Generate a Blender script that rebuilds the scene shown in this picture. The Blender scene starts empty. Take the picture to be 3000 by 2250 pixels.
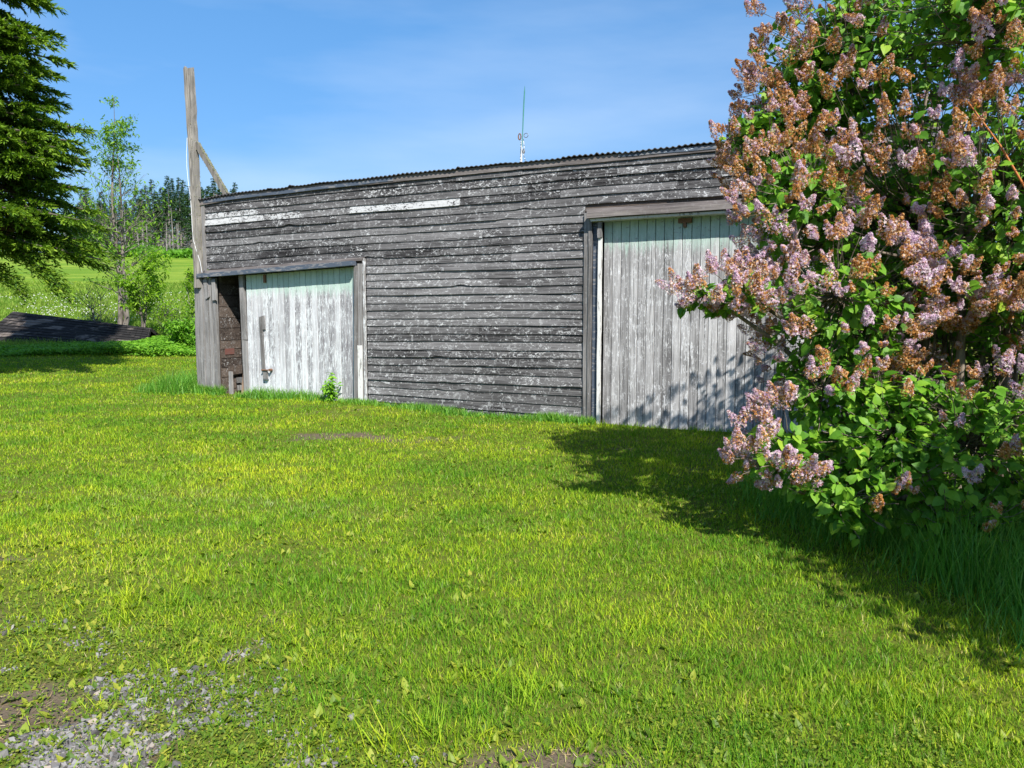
import bpy, math, random
import numpy as np
from mathutils import Vector, Matrix
random.seed(7)
rng = np.random.default_rng(7)
scene = bpy.context.scene
COL = scene.collection
R = math.radians

# ------------------------------------------------------------------ camera, light, exposure
CAM_H = 1.55
PITCH = 5.206
cam_d = bpy.data.cameras.new('camera'); cam = bpy.data.objects.new('camera', cam_d); COL.objects.link(cam)
cam.location = (0, 0, CAM_H); cam.rotation_euler = (R(90 - PITCH), 0, 0)
cam_d.sensor_width = 36; cam_d.lens = 27.0; cam_d.clip_end = 3000; cam_d.clip_start = 0.05
scene.camera = cam

SUN_TRAVEL = Vector((-0.34, 0.94, -0.93)).normalized()
SUN_EL = math.asin(-SUN_TRAVEL.z); SUN_ROT = math.atan2(-SUN_TRAVEL.x, -SUN_TRAVEL.y)
world = bpy.data.worlds.new('World'); scene.world = world; world.use_nodes = True
wn = world.node_tree.nodes; wl = world.node_tree.links
for n in list(wn): wn.remove(n)
sky = wn.new('ShaderNodeTexSky'); sky.sky_type = 'NISHITA'; sky.sun_disc = False
sky.sun_elevation = SUN_EL; sky.sun_rotation = SUN_ROT; sky.altitude = 200
sky.air_density = 1.1; sky.dust_density = 0.5; sky.ozone_density = 1.6
bg = wn.new('ShaderNodeBackground'); bg.inputs['Strength'].default_value = 0.108
wout = wn.new('ShaderNodeOutputWorld')
wtc = wn.new('ShaderNodeTexCoord'); wmap = wn.new('ShaderNodeMapping')
wmap.inputs['Scale'].default_value = (1.0, 1.6, 5.0); wmap.inputs['Rotation'].default_value = (0.0, R(14), 0.3)
wnoise = wn.new('ShaderNodeTexNoise'); wnoise.inputs['Scale'].default_value = 1.3; wnoise.inputs['Detail'].default_value = 6
wramp = wn.new('ShaderNodeValToRGB'); wramp.color_ramp.elements[0].position = 0.44; wramp.color_ramp.elements[1].position = 0.78
wramp.color_ramp.elements[0].color = (0, 0, 0, 1); wramp.color_ramp.elements[1].color = (0.42, 0.42, 0.42, 1)
wmix = wn.new('ShaderNodeMix'); wmix.data_type = 'RGBA'
wmix.inputs[7].default_value = (5.2, 6.0, 7.0, 1)
wl.new(wtc.outputs['Generated'], wmap.inputs[0]); wl.new(wmap.outputs[0], wnoise.inputs['Vector'])
wl.new(wnoise.outputs[0], wramp.inputs[0]); wl.new(wramp.outputs[0], wmix.inputs[0])
whs = wn.new('ShaderNodeHueSaturation'); whs.inputs['Saturation'].default_value = 1.30; wl.new(sky.outputs[0], whs.inputs['Color']); wsep = wn.new('ShaderNodeSeparateXYZ'); wl.new(wtc.outputs['Generated'], wsep.inputs[0])
wgr = wn.new('ShaderNodeValToRGB'); wgr.color_ramp.elements[0].position = 0.0; wgr.color_ramp.elements[0].color = (0.30, 0.40, 0.55, 1); wgr.color_ramp.elements[1].position = 0.50; wgr.color_ramp.elements[1].color = (1, 1, 1, 1)
for _p, _c in ((0.10, (0.44, 0.54, 0.68)), (0.22, (0.66, 0.75, 0.87)), (0.34, (0.90, 0.95, 1.0))):
    _e = wgr.color_ramp.elements.new(_p); _e.color = (*_c, 1)
wmul = wn.new('ShaderNodeMix'); wmul.data_type = 'RGBA'; wmul.blend_type = 'MULTIPLY'; wmul.inputs[0].default_value = 1.0
wl.new(wsep.outputs[2], wgr.inputs[0]); wl.new(whs.outputs[0], wmul.inputs[6]); wl.new(wgr.outputs[0], wmul.inputs[7]); wl.new(wmul.outputs[2], wmix.inputs[6]); wl.new(wmix.outputs[2], bg.inputs[0]); wl.new(bg.outputs[0], wout.inputs[0])

sun_d = bpy.data.lights.new('sun', 'SUN'); sun_d.energy = 5.0; sun_d.angle = R(0.5); sun_d.color = (1.0, 0.95, 0.86)
sun = bpy.data.objects.new('sun', sun_d); COL.objects.link(sun); sun.location = (3, -8, 10)
sun.rotation_euler = SUN_TRAVEL.to_track_quat('-Z', 'Y').to_euler()

vs = scene.view_settings
vs.view_transform = 'Standard'; vs.look = 'None'; vs.gamma = 1; vs.exposure = 0.72; vs.use_curve_mapping = False
scene.render.engine = 'CYCLES'
scene.cycles.max_bounces = 6; scene.cycles.transparent_max_bounces = 4

# ------------------------------------------------------------------ noise in numpy
def _hash(ix, iy, s):
    n = (ix * 374761393 + iy * 668265263 + s * 1442695041) & 0xFFFFFFFF
    n = ((n ^ (n >> 13)) * 1274126177) & 0xFFFFFFFF
    return ((n ^ (n >> 16)) & 0xFFFF) / 65535.0
def vnoise(x, y, s=0):
    x = np.asarray(x, float); y = np.asarray(y, float)
    ix = np.floor(x).astype(np.int64); iy = np.floor(y).astype(np.int64)
    fx = x - ix; fy = y - iy; fx = fx*fx*(3-2*fx); fy = fy*fy*(3-2*fy)
    a = _hash(ix, iy, s); b = _hash(ix+1, iy, s); c = _hash(ix, iy+1, s); d = _hash(ix+1, iy+1, s)
    return (a*(1-fx)+b*fx)*(1-fy) + (c*(1-fx)+d*fx)*fy
def fbm(x, y, s=0, o=4):
    t = 0; a = 0.5; w = 0
    for i in range(o):
        t = t + a*vnoise(x*2**i+i*17.3, y*2**i+i*9.1, s+i); w += a; a *= 0.5
    return t/w
def sstep(a, b, x):
    t = np.clip((x-a)/(b-a), 0, 1); return t*t*(3-2*t)

# ------------------------------------------------------------------ the lie of the land
BO = np.array([-5.887, 14.374, 0.0])                   # barn's left front corner
BD = np.array([0.89758, -0.44085, 0.0]); BN = np.array([-0.44085, -0.89758, 0.0])
def barn_un(x, y):
    dx = np.asarray(x)-BO[0]; dy = np.asarray(y)-BO[1]
    return dx*BD[0]+dy*BD[1], dx*BN[0]+dy*BN[1]
_HY = np.array([-60, 14, 22.5, 26, 30, 40, 60, 100, 150, 172, 215, 420, 900])
_HZ = np.array([0, 0.0, 0.22, 0.45, 0.95, 2.0, 3.7, 7.5, 13.3, 15.2, 15.6, 18, 20])
def gz(x, y):
    x = np.asarray(x, float); y = np.asarray(y, float)
    z = np.interp(y, _HY, _HZ)
    u, n = barn_un(x, y)
    z = z + 0.05*(vnoise(x*0.35+5, y*0.35, 3)-0.5) + 0.02*(vnoise(x*1.3, y*1.3, 4)-0.5)
    z = z + np.clip((y-30)/60, 0, 1)*2.0*(vnoise(x*0.02, y*0.03, 5)-0.5)
    k = np.exp(-(n/1.6)**2)
    z = z + k*(0.09*sstep(-1, 3, u)*(1-sstep(3.5, 6, u)) - 0.02) + 0.08*np.exp(-((u+0.5)/1.5)**2)*k
    return z
def bare(x, y):
    """how much of the gravel and soil shows, 0..1"""
    x = np.asarray(x, float); y = np.asarray(y, float)
    s = (-(y-4.25)*2.4 - (x+2.8)*1.85)/3.03 - 0.02
    reg = sstep(-0.25, 0.75, s + 0.7*(fbm(x*1.1, y*1.1, 21)-0.5))
    n = fbm(x*2.2+3, y*2.8, 22)
    b = reg*sstep(0.44, 0.60, n + 0.08*reg)
    d1 = np.exp(-(((x+1.9)/1.5)**2+((y-9.6)/0.5)**2))
    n2 = fbm(x*3, y*4, 23)
    b = np.maximum(b, d1*.9*sstep(0.47, 0.74, n2+0.12*d1))
    b = np.maximum(b, 0.6*sstep(0.74, 0.84, fbm(x*1.7+8, y*2.1, 24)))
    d2 = np.exp(-(((x-0.15)/0.4)**2+((y-2.45)/0.16)**2))
    return np.clip(np.maximum(b, d2*sstep(.35, .6, n2+.2)), 0, 1)
def region(x, y):
    s = (-(np.asarray(y)-4.25)*2.4 - (np.asarray(x)+2.8)*1.85)/3.03 + 0.30
    return sstep(-0.3, 0.7, s + 0.5*(fbm(np.asarray(x)*1.1, np.asarray(y)*1.1, 21)-0.5))

# ------------------------------------------------------------------ mesh helpers
def np_mesh(name, V, T, attrs=None, mats=None, midx=None, smooth=False):
    V = np.asarray(V, np.float32); T = np.asarray(T, np.int32); k = T.shape[1]
    me = bpy.data.meshes.new(name)
    me.vertices.add(len(V)); me.vertices.foreach_set('co', V.ravel())
    me.loops.add(T.size); me.loops.foreach_set('vertex_index', T.ravel())
    me.polygons.add(len(T)); me.polygons.foreach_set('loop_start', np.arange(0, T.size, k, dtype=np.int32))
    try: me.polygons.foreach_set('loop_total', np.full(len(T), k, np.int32))
    except Exception: pass
    if midx is not None: me.polygons.foreach_set('material_index', np.asarray(midx, np.int32))
    me.polygons.foreach_set('use_smooth', np.full(len(T), smooth, bool))
    for a, val in (attrs or {}).items():
        at = me.attributes.new(a, 'FLOAT', 'POINT'); at.data.foreach_set('value', np.asarray(val, np.float32))
    for m in (mats or []): me.materials.append(m)
    me.update(calc_edges=True)
    return me
def link(name, me, parent=None, loc=None):
    o = bpy.data.objects.new(name, me); COL.objects.link(o)
    if parent is not None: o.parent = parent
    if loc is not None: o.location = loc
    return o
def tag(o, label=None, cat=None, group=None, kind=None):
    if label: o['label'] = label
    if cat: o['category'] = cat
    if group: o['group'] = group
    if kind: o['kind'] = kind
    return o
def empty(name, loc, rz=0, **k):
    o = bpy.data.objects.new(name, None); COL.objects.link(o); o.location = loc; o.rotation_euler = (0, 0, rz)
    o.empty_display_size = 0.2
    return tag(o, **k)

class MB:
    """collects quads/tris with a per-vertex attribute set"""
    def __init__(s): s.v = []; s.f = []; s.a = []; s.mi = []
    def add(s, vs, fs, a=(0.5, 0.0), m=0):
        o = len(s.v); s.v += [tuple(p) for p in vs]; s.a += [a]*len(vs)
        for f in fs: s.f.append(tuple(i+o for i in f)); s.mi.append(m)
    def box(s, x0, x1, y0, y1, z0, z1, a=(0.5, 0.0), m=0, fn=None):
        vs = [(x, y, z) for z in (z0, z1) for y in (y0, y1) for x in (x0, x1)]
        if fn: vs = [fn(*p) for p in vs]
        s.add(vs, [(0, 2, 3, 1), (4, 5, 7, 6), (0, 1, 5, 4), (2, 6, 7, 3), (0, 4, 6, 2), (1, 3, 7, 5)], a, m)
    def plank(s, p, q, w, t, a=(0.5, 0.0), m=0, seg=6, jit=0.004, side=Vector((0, 1, 0)), rough=0.0, rr=None):
        """a board from p to q, w wide and t thick; its edges wander a little"""
        rr = rr or random
        p = Vector(p); q = Vector(q); d = (q-p).normalized(); n = Vector(side); n = (n-d*n.dot(d)).normalized(); e = d.cross(n)
        vs = []
        for i in range(seg+1):
            c = p.lerp(q, i/seg); j = [rr.uniform(-jit, jit) for _ in range(4)]
            for k, (se, sn) in enumerate(((-1, -1), (1, -1), (1, 1), (-1, 1))):
                end = rr.uniform(-rough, rough) if i in (0, seg) else 0
                vs.append(c + e*(se*w/2+j[0 if se < 0 else 1]) + n*(sn*t/2) + d*end)
        fs = [(3, 2, 1, 0), tuple(4*seg+i for i in range(4))]
        for i in range(seg):
            for k in range(4):
                b = 4*i; fs.append((b+k, b+(k+1) % 4, b+4+(k+1) % 4, b+4+k))
        s.add(vs, fs, a, m)
    def tube(s, pts, rad, sides=6, a=(0.5, 0.0), m=0, cap=True):
        pts = [Vector(p) for p in pts]; n = len(pts)
        if not hasattr(rad, '__len__'): rad = [rad]*n
        vs = []; up = Vector((0.3, 0.2, 1))
        for i in range(n):
            d = (pts[min(i+1, n-1)]-pts[max(i-1, 0)]).normalized()
            if abs(d.dot(up.normalized())) > 0.95: up = Vector((1, 0.1, 0.2))
            e = d.cross(up).normalized(); g = e.cross(d)
            for k in range(sides):
                an = 2*math.pi*k/sides; vs.append(pts[i]+(e*math.cos(an)+g*math.sin(an))*rad[i])
        fs = []
        for i in range(n-1):
            for k in range(sides):
                fs.append((i*sides+k, i*sides+(k+1) % sides, (i+1)*sides+(k+1) % sides, (i+1)*sides+k))
        if cap: fs.append(tuple(range(sides-1, -1, -1))); fs.append(tuple((n-1)*sides+k for k in range(sides)))
        s.add(vs, fs, a, m)
    def build(s, name, mats, parent=None, smooth=False, fn=None):
        me = bpy.data.meshes.new(name)
        vs = [fn(*p) for p in s.v] if fn else s.v
        me.from_pydata(vs, [], s.f)
        for i, nm in enumerate(('tone', 'paint')):
            at = me.attributes.new(nm, 'FLOAT', 'POINT'); at.data.foreach_set('value', np.array([x[i] for x in s.a], np.float32))
        if not isinstance(mats, (list, tuple)): mats = [mats]
        for m in mats: me.materials.append(m)
        me.polygons.foreach_set('material_index', np.array(s.mi, np.int32))
        me.polygons.foreach_set('use_smooth', np.full(len(s.f), smooth, bool))
        me.update()
        return link(name, me, parent)

def norm(a): return a/np.maximum(np.linalg.norm(a, axis=1, keepdims=True), 1e-9)
def instance(tv, tt, pos, Y, Z, scale):
    """copies of one small template: Y = its length axis, Z = its face normal"""
    Y = norm(Y); X = norm(np.cross(Y, Z)); Z = np.cross(X, Y)
    sc = scale if scale.ndim == 2 else np.repeat(scale[:, None], 3, 1)
    V = pos[:, None, :] + tv[None, :, 0:1]*X[:, None]*sc[:, None, 0:1] + tv[None, :, 1:2]*Y[:, None]*sc[:, None, 1:2] + tv[None, :, 2:3]*Z[:, None]*sc[:, None, 2:3]
    T = tt[None]+(np.arange(len(pos))*len(tv))[:, None, None]
    return V.reshape(-1, 3), T.reshape(-1, tt.shape[1])
def rep(a, k): return np.repeat(a, k)

# ------------------------------------------------------------------ material helpers
class M:
    def __init__(s, name):
        s.mat = bpy.data.materials.new(name); s.mat.use_nodes = True
        s.n = s.mat.node_tree.nodes; s.l = s.mat.node_tree.links
        for x in list(s.n): s.n.remove(x)
        s.out = s.n.new('ShaderNodeOutputMaterial'); s.p = s.n.new('ShaderNodeBsdfPrincipled')
        s.l.new(s.p.outputs[0], s.out.inputs[0]); s.p.inputs['Roughness'].default_value = 0.8
        s.p.inputs['Specular IOR Level'].default_value = 0.25
    def _in(s, sock, v):
        if isinstance(v, bpy.types.NodeSocket): s.l.new(v, sock)
        elif v is not None:
            if hasattr(v, '__len__') and len(v) == 3 and sock.type == 'RGBA': v = (*v, 1)
            sock.default_value = v
    def obj(s): return s.n.new('ShaderNodeTexCoord').outputs['Object']
    def map(s, v, scale=(1, 1, 1), loc=(0, 0, 0), rot=(0, 0, 0)):
        m = s.n.new('ShaderNodeMapping'); s._in(m.inputs[0], v)
        m.inputs['Scale'].default_value = scale; m.inputs['Location'].default_value = loc; m.inputs['Rotation'].default_value = rot
        return m.outputs[0]
    def noise(s, v, scale=5, detail=4, rough=0.55, dist=0.0):
        m = s.n.new('ShaderNodeTexNoise'); s._in(m.inputs['Vector'], v)
        m.inputs['Scale'].default_value = scale; m.inputs['Detail'].default_value = detail
        m.inputs['Roughness'].default_value = rough; m.inputs['Distortion'].default_value = dist
        return m.outputs[0]
    def voro(s, v, scale=5, feature='F1'):
        m = s.n.new('ShaderNodeTexVoronoi'); s._in(m.inputs['Vector'], v); m.inputs['Scale'].default_value = scale; m.feature = feature
        return m.outputs[0]
    def attr(s, name):
        m = s.n.new('ShaderNodeAttribute'); m.attribute_name = name; return m.outputs['Fac']
    def rng(s, v, a, b, c=0.0, d=1.0):
        m = s.n.new('ShaderNodeMapRange'); m.interpolation_type = 'SMOOTHSTEP'
        for i, x in enumerate((v, a, b, c, d)): s._in(m.inputs[i], x)
        return m.outputs[0]
    def math(s, op, a, b=None, c=None):
        m = s.n.new('ShaderNodeMath'); m.operation = op
        for i, x in enumerate((a, b, c)):
            if x is not None: s._in(m.inputs[i], x)
        return m.outputs[0]
    def mix(s, f, a, b, blend='MIX'):
        m = s.n.new('ShaderNodeMix'); m.data_type = 'RGBA'; m.blend_type = blend
        s._in(m.inputs[0], f); s._in(m.inputs[6], a); s._in(m.inputs[7], b)
        return m.outputs[2]
    def ramp(s, v, stops):
        m = s.n.new('ShaderNodeValToRGB'); s._in(m.inputs[0], v); cr = m.color_ramp
        while len(cr.elements) < len(stops): cr.elements.new(0.5)
        for e, (p, c) in zip(cr.elements, stops): e.position = p; e.color = (*c, 1)
        return m.outputs[0]
    def sep(s, v):
        m = s.n.new('ShaderNodeSeparateXYZ'); s._in(m.inputs[0], v); return m.outputs
    def bump(s, h, strength=0.5, dist=0.01):
        m = s.n.new('ShaderNodeBump'); s._in(m.inputs['Height'], h); m.inputs['Strength'].default_value = strength
        m.inputs['Distance'].default_value = dist; s.l.new(m.outputs[0], s.p.inputs['Normal'])
    def color(s, c): s._in(s.p.inputs['Base Color'], c)
    def rough(s, v): s._in(s.p.inputs['Roughness'], v)
    def leafy(s, c, tc, k=0.35):
        """diffuse + gloss with light passing through the thin leaf"""
        s.color(c); t = s.n.new('ShaderNodeBsdfTranslucent'); s._in(t.inputs[0], tc)
        mx = s.n.new('ShaderNodeMixShader'); s._in(mx.inputs[0], k)
        s.l.new(s.p.outputs[0], mx.inputs[1]); s.l.new(t.outputs[0], mx.inputs[2]); s.l.new(mx.outputs[0], s.out.inputs[0])

def leaf_material(name, cols, k=0.35, rough=0.5, gain=(1.25, 1.35, 0.6), patch=None, spec=0.3):
    m = M(name); v = m.attr('var')
    c = m.ramp(v, [(i/(len(cols)-1), x) for i, x in enumerate(cols)])
    if patch: c = m.mix(m.rng(m.noise(m.obj(), patch[0], 3), 0.42, 0.62), c, m.mix(1.0, c, patch[1], 'MULTIPLY'))
    m.rough(rough); m.p.inputs['Specular IOR Level'].default_value = spec
    m.leafy(c, m.mix(1.0, c, gain, 'MULTIPLY'), k); return m.mat

def weathered(name, dark, light, axis='x', white=0.5, paint=None, scale=1.0, speck=True, pcol=(0.62, 0.64, 0.66), top=None):
    """grey weathered board with grain along one axis; attributes tone (board to board) and paint (how much paint is left)"""
    m = M(name); o = m.obj(); tone = m.attr('tone'); pt = m.attr('paint')
    off = m.n.new('ShaderNodeCombineXYZ'); m._in(off.inputs[0], m.math('MULTIPLY', tone, 37.0)); m._in(off.inputs[1], m.math('MULTIPLY', tone, 91.0)); m._in(off.inputs[2], m.math('MULTIPLY', tone, 53.0))
    va = m.n.new('ShaderNodeVectorMath'); va.operation = 'ADD'; m.l.new(o, va.inputs[0]); m.l.new(off.outputs[0], va.inputs[1]); ov = va.outputs[0]
    st = {'x': (0.9, 9, 14), 'z': (14, 9, 0.9)}[axis]; fine = {'x': (2.5, 60, 110), 'z': (110, 60, 2.5)}[axis]
    g1 = m.noise(m.map(ov, st), 2.2*scale, 5, 0.62, 0.35)
    g2 = m.noise(m.map(ov, fine), 1.0*scale, 3, 0.6, 0.2)
    big = m.noise(m.map(o, (0.6, 1, 0.9)), 1.4, 3)
    k = m.math('ADD', m.math('MULTIPLY', g1, 0.55), m.math('MULTIPLY', g2, 0.45))
    k = m.math('ADD', k, m.math('MULTIPLY', m.math('SUBTRACT', tone, 0.5), 0.28))
    k = m.math('ADD', k, m.math('MULTIPLY', m.math('SUBTRACT', big, 0.5), 0.35))
    c = m.ramp(k, [(0.30, dark), (0.47, tuple(0.5*(a+b)*0.85 for a, b in zip(dark, light))), (0.72, light)])
    crack = m.rng(m.noise(m.map(ov, {'x': (0.7, 50, 70), 'z': (70, 50, 0.7)}[axis]), 1.0*scale, 2), 0.33, 0.39, 1.0, 0.0)
    c = m.mix(m.math('MULTIPLY', crack, 0.75), c, tuple(x*0.35 for x in dark))
    fac = None
    if white > 0:
        w1 = m.noise(m.map(ov, {'x': (14, 30, 26), 'z': (40, 30, 7)}[axis]), 1.0, 5, 0.76, 1.0)
        w2 = m.noise(m.map(o, (1.6, 1, 3.0)), 1.3, 5, 0.7)
        th = m.math('SUBTRACT', 0.83-0.11*white, m.math('MULTIPLY', w2, 0.30))
        th = m.math('SUBTRACT', th, m.math('MULTIPLY', pt, 0.32))
        fac = m.rng(m.math('SUBTRACT', w1, th), 0.0, 0.07)
        smear = m.noise(m.map(ov, (11, 12, 9), rot=(0, 0.6, 0)), 1.3, 3, 0.55, 1.2)
        fac2 = m.math('MULTIPLY', m.rng(smear, 0.56, 0.70), 0.55*white)
        fac = m.math('MAXIMUM', fac, fac2)
        c = m.mix(m.math('MULTIPLY', fac, 0.9), c, pcol)
    if speck:
        d = m.voro(m.map(o, (1, 0.2, 1)), 13.0)
        c = m.mix(m.math('MULTIPLY', m.rng(d, 0.055, 0.085, 1.0, 0.0), 0.8), c, (0.55, 0.56, 0.57))
    if top: c = top(m, o, c, ov)
    m.color(c); m.rough(0.85)
    h = m.math('ADD', m.math('MULTIPLY', g2, 0.6), m.math('MULTIPLY', crack, -0.6))
    if fac is not None: h = m.math('ADD', h, m.math('MULTIPLY', fac, 0.3))
    m.bump(h, 0.7, 0.004)
    return m.mat

# ------------------------------------------------------------------ materials
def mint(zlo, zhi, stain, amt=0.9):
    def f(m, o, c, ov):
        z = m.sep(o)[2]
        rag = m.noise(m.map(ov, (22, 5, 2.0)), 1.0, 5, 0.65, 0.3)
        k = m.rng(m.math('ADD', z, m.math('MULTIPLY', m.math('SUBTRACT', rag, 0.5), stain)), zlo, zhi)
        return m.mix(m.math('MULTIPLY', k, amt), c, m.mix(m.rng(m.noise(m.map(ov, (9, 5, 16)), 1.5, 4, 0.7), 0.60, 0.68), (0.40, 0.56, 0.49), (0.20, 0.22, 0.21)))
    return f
W_SIDE = weathered('weathered siding', (0.010, 0.009, 0.010), (0.198, 0.193, 0.198), 'x', 0.82, pcol=(0.50, 0.51, 0.52))
W_TRIM = weathered('weathered trim', (0.085, 0.08, 0.078), (0.32, 0.31, 0.31), 'z', 0.25, speck=False)
W_TRIMH = weathered('weathered lintel', (0.07, 0.06, 0.06), (0.28, 0.25, 0.24), 'x', 0.15, speck=False)
W_POST = weathered('silvered timber', (0.10, 0.09, 0.08), (0.34, 0.32, 0.29), 'z', 0.0, speck=False)
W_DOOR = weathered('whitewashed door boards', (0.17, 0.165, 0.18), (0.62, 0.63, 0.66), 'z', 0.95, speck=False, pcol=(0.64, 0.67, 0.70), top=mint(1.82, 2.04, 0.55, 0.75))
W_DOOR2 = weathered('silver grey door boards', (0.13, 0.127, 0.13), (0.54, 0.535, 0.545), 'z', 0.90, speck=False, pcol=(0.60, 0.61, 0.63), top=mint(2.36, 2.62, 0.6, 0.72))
W_INT = weathered('brown barn boards', (0.025, 0.019, 0.017), (0.16, 0.125, 0.105), 'x', 0.3, speck=False)
W_BROWN = weathered('brown plank', (0.14, 0.09, 0.06), (0.42, 0.29, 0.21), 'z', 0.05, speck=False)
m = M('blue grey paint'); o = m.obj()
c = m.mix(m.rng(m.noise(m.map(o, (6, 10, 22)), 1.0, 5, 0.7), 0.52, 0.60), (0.075, 0.095, 0.13), (0.20, 0.20, 0.21))
c = m.mix(m.rng(m.noise(m.map(o, (4, 10, 8), loc=(3, 1, 4)), 1.6, 4, 0.7), 0.66, 0.72), c, (0.5, 0.6, 0.68))
m.color(c); m.rough(0.55); m.bump(m.noise(m.map(o, (6, 10, 20)), 3, 3), 0.4, 0.003); BLUE = m.mat
m = M('teal paint'); m.color(m.mix(m.noise(m.map(m.obj(), (20, 10, 2)), 1, 4), (0.10, 0.20, 0.26), (0.26, 0.42, 0.48))); TEAL = m.mat
m = M('white paint'); o = m.obj(); m.color(m.mix(m.rng(m.noise(m.map(o, (20, 20, 4)), 1.0, 5, 0.7), 0.54, 0.62), (0.62, 0.62, 0.61), (0.27, 0.26, 0.25))); m.rough(0.6); WHITE = m.mat
m = M('dark roof iron'); o = m.obj(); m.color(m.mix(m.noise(o, 3, 5), (0.035, 0.038, 0.045), (0.09, 0.08, 0.075))); m.p.inputs['Metallic'].default_value = 0.3; m.rough(0.6); IRON = m.mat
m = M('rusty iron'); m.color(m.mix(m.noise(m.obj(), 60, 4), (0.10, 0.045, 0.025), (0.26, 0.15, 0.10))); m.rough(0.75); RUST = m.mat
m = M('grey iron'); m.color((0.16, 0.17, 0.18)); m.rough(0.5); m.p.inputs['Metallic'].default_value = 0.5; GREYIRON = m.mat
m = M('dirt floor'); m.color(m.mix(m.noise(m.obj(), 4, 5), (0.05, 0.035, 0.025), (0.12, 0.09, 0.06))); DIRT = m.mat
m = M('lichen'); m.color(m.mix(m.noise(m.obj(), 40, 3), (0.13, 0.14, 0.07), (0.30, 0.31, 0.19))); m.rough(0.95); LICHEN = m.mat
m = M('white wire'); m.color((0.75, 0.77, 0.8)); WIRE = m.mat
m = M('green glass fibre'); m.color(m.mix(m.noise(m.map(m.obj(), (1, 1, 3)), 2), (0.03, 0.16, 0.15), (0.10, 0.30, 0.26))); m.rough(0.4); FIBRE = m.mat
m = M('bleached metal'); m.color((0.62, 0.64, 0.66)); m.rough(0.4); PALE = m.mat
m = M('rope'); m.color(m.mix(m.rng(m.noise(m.obj(), 55, 1), 0.45, 0.55), (0.05, 0.08, 0.12), (0.70, 0.72, 0.70))); ROPE = m.mat
def bark(name, a, b, sc=14):
    m = M(name); o = m.obj(); n = m.noise(m.map(o, (1, 1, 0.25)), sc, 5, 0.65)
    m.color(m.ramp(n, [(0.35, a), (0.65, b)])); m.rough(0.9); m.bump(n, 0.8, 0.01); return m.mat
BARK_S = bark('spruce bark', (0.05, 0.04, 0.035), (0.16, 0.13, 0.11))
BARK_D = bark('ash bark', (0.06, 0.05, 0.045), (0.27, 0.24, 0.21), 9)
BARK_G = bark('dead grey bark', (0.14, 0.13, 0.125), (0.34, 0.31, 0.29), 4)
BARK_L = bark('lilac bark', (0.075, 0.058, 0.045), (0.30, 0.25, 0.20), 22)
m = M('orange cane'); m.color(m.mix(m.noise(m.obj(), 20, 3), (0.36, 0.10, 0.03), (0.50, 0.20, 0.06))); m.rough(0.4); CANE = m.mat
m = M('tar paper'); o = m.obj()
c = m.mix(m.rng(m.noise(m.map(o, (0.8, 2.2, 2.2)), 1.1, 5, 0.6), 0.52, 0.60), (0.018, 0.017, 0.018), (0.14, 0.118, 0.105))
c = m.mix(m.rng(m.noise(m.map(o, (1.6, 7, 7)), 2.0, 4, 0.6), 0.60, 0.70), c, (0.12, 0.105, 0.10))
m.color(c); m.rough(0.9); m.bump(m.noise(m.map(o, (1, 3, 3)), 6, 4), 0.5, 0.02); TAR = m.mat

GRASS = M('lawn blades')
o = GRASS.obj(); v = GRASS.attr('var')
c = GRASS.ramp(v, [(0.0, (0.080, 0.21, 0.010)), (0.30, (0.205, 0.37, 0.018)), (0.62, (0.42, 0.56, 0.028)), (0.86, (0.60, 0.64, 0.035)), (1.0, (0.58, 0.50, 0.20))])
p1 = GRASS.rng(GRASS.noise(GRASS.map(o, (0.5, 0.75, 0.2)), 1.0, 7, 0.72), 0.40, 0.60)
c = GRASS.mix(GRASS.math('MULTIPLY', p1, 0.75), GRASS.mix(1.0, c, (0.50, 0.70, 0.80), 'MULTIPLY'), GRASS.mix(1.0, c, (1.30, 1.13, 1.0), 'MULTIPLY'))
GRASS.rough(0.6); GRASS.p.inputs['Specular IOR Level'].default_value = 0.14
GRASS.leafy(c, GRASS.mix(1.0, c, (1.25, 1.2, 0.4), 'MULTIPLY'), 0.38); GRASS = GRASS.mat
TALL = leaf_material('tall grass blades', [(0.06, 0.19, 0.018), (0.10, 0.29, 0.028), (0.18, 0.39, 0.045), (0.34, 0.46, 0.09)], 0.35, 0.45)
FIELD = leaf_material('meadow grass', [(0.09, 0.20, 0.018), (0.17, 0.29, 0.028), (0.25, 0.35, 0.045), (0.36, 0.36, 0.10)], 0.3, 0.7, patch=(0.12, (0.8, 0.9, 0.8)))
CLOVER = leaf_material('clover leaves', [(0.045, 0.11, 0.012), (0.11, 0.19, 0.018), (0.22, 0.29, 0.025), (0.38, 0.38, 0.05)], 0.3, 0.5)
NETTLE = leaf_material('nettle leaves', [(0.08, 0.22, 0.015), (0.14, 0.34, 0.02), (0.24, 0.46, 0.03)], 0.35, 0.55)
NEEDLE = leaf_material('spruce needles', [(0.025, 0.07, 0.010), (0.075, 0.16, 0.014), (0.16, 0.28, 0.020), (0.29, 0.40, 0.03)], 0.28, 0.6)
NEEDLE_FAR = leaf_material('far spruce needles', [(0.022, 0.055, 0.022), (0.04, 0.095, 0.03), (0.07, 0.14, 0.04)], 0.15, 0.8)
ASHLEAF = leaf_material('young tree leaves', [(0.08, 0.20, 0.015), (0.15, 0.31, 0.02), (0.27, 0.42, 0.03)], 0.45, 0.5)
SAPLEAF = leaf_material('sapling leaves', [(0.10, 0.24, 0.012), (0.18, 0.35, 0.015), (0.30, 0.45, 0.03)], 0.45, 0.5)
LILACLEAF = leaf_material('lilac leaves', [(0.05, 0.15, 0.014), (0.10, 0.26, 0.02), (0.19, 0.38, 0.03), (0.36, 0.50, 0.05)], 0.36, 0.5, spec=0.28)
m = M('lilac florets'); v = m.attr('var'); b = m.attr('brown')
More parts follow.
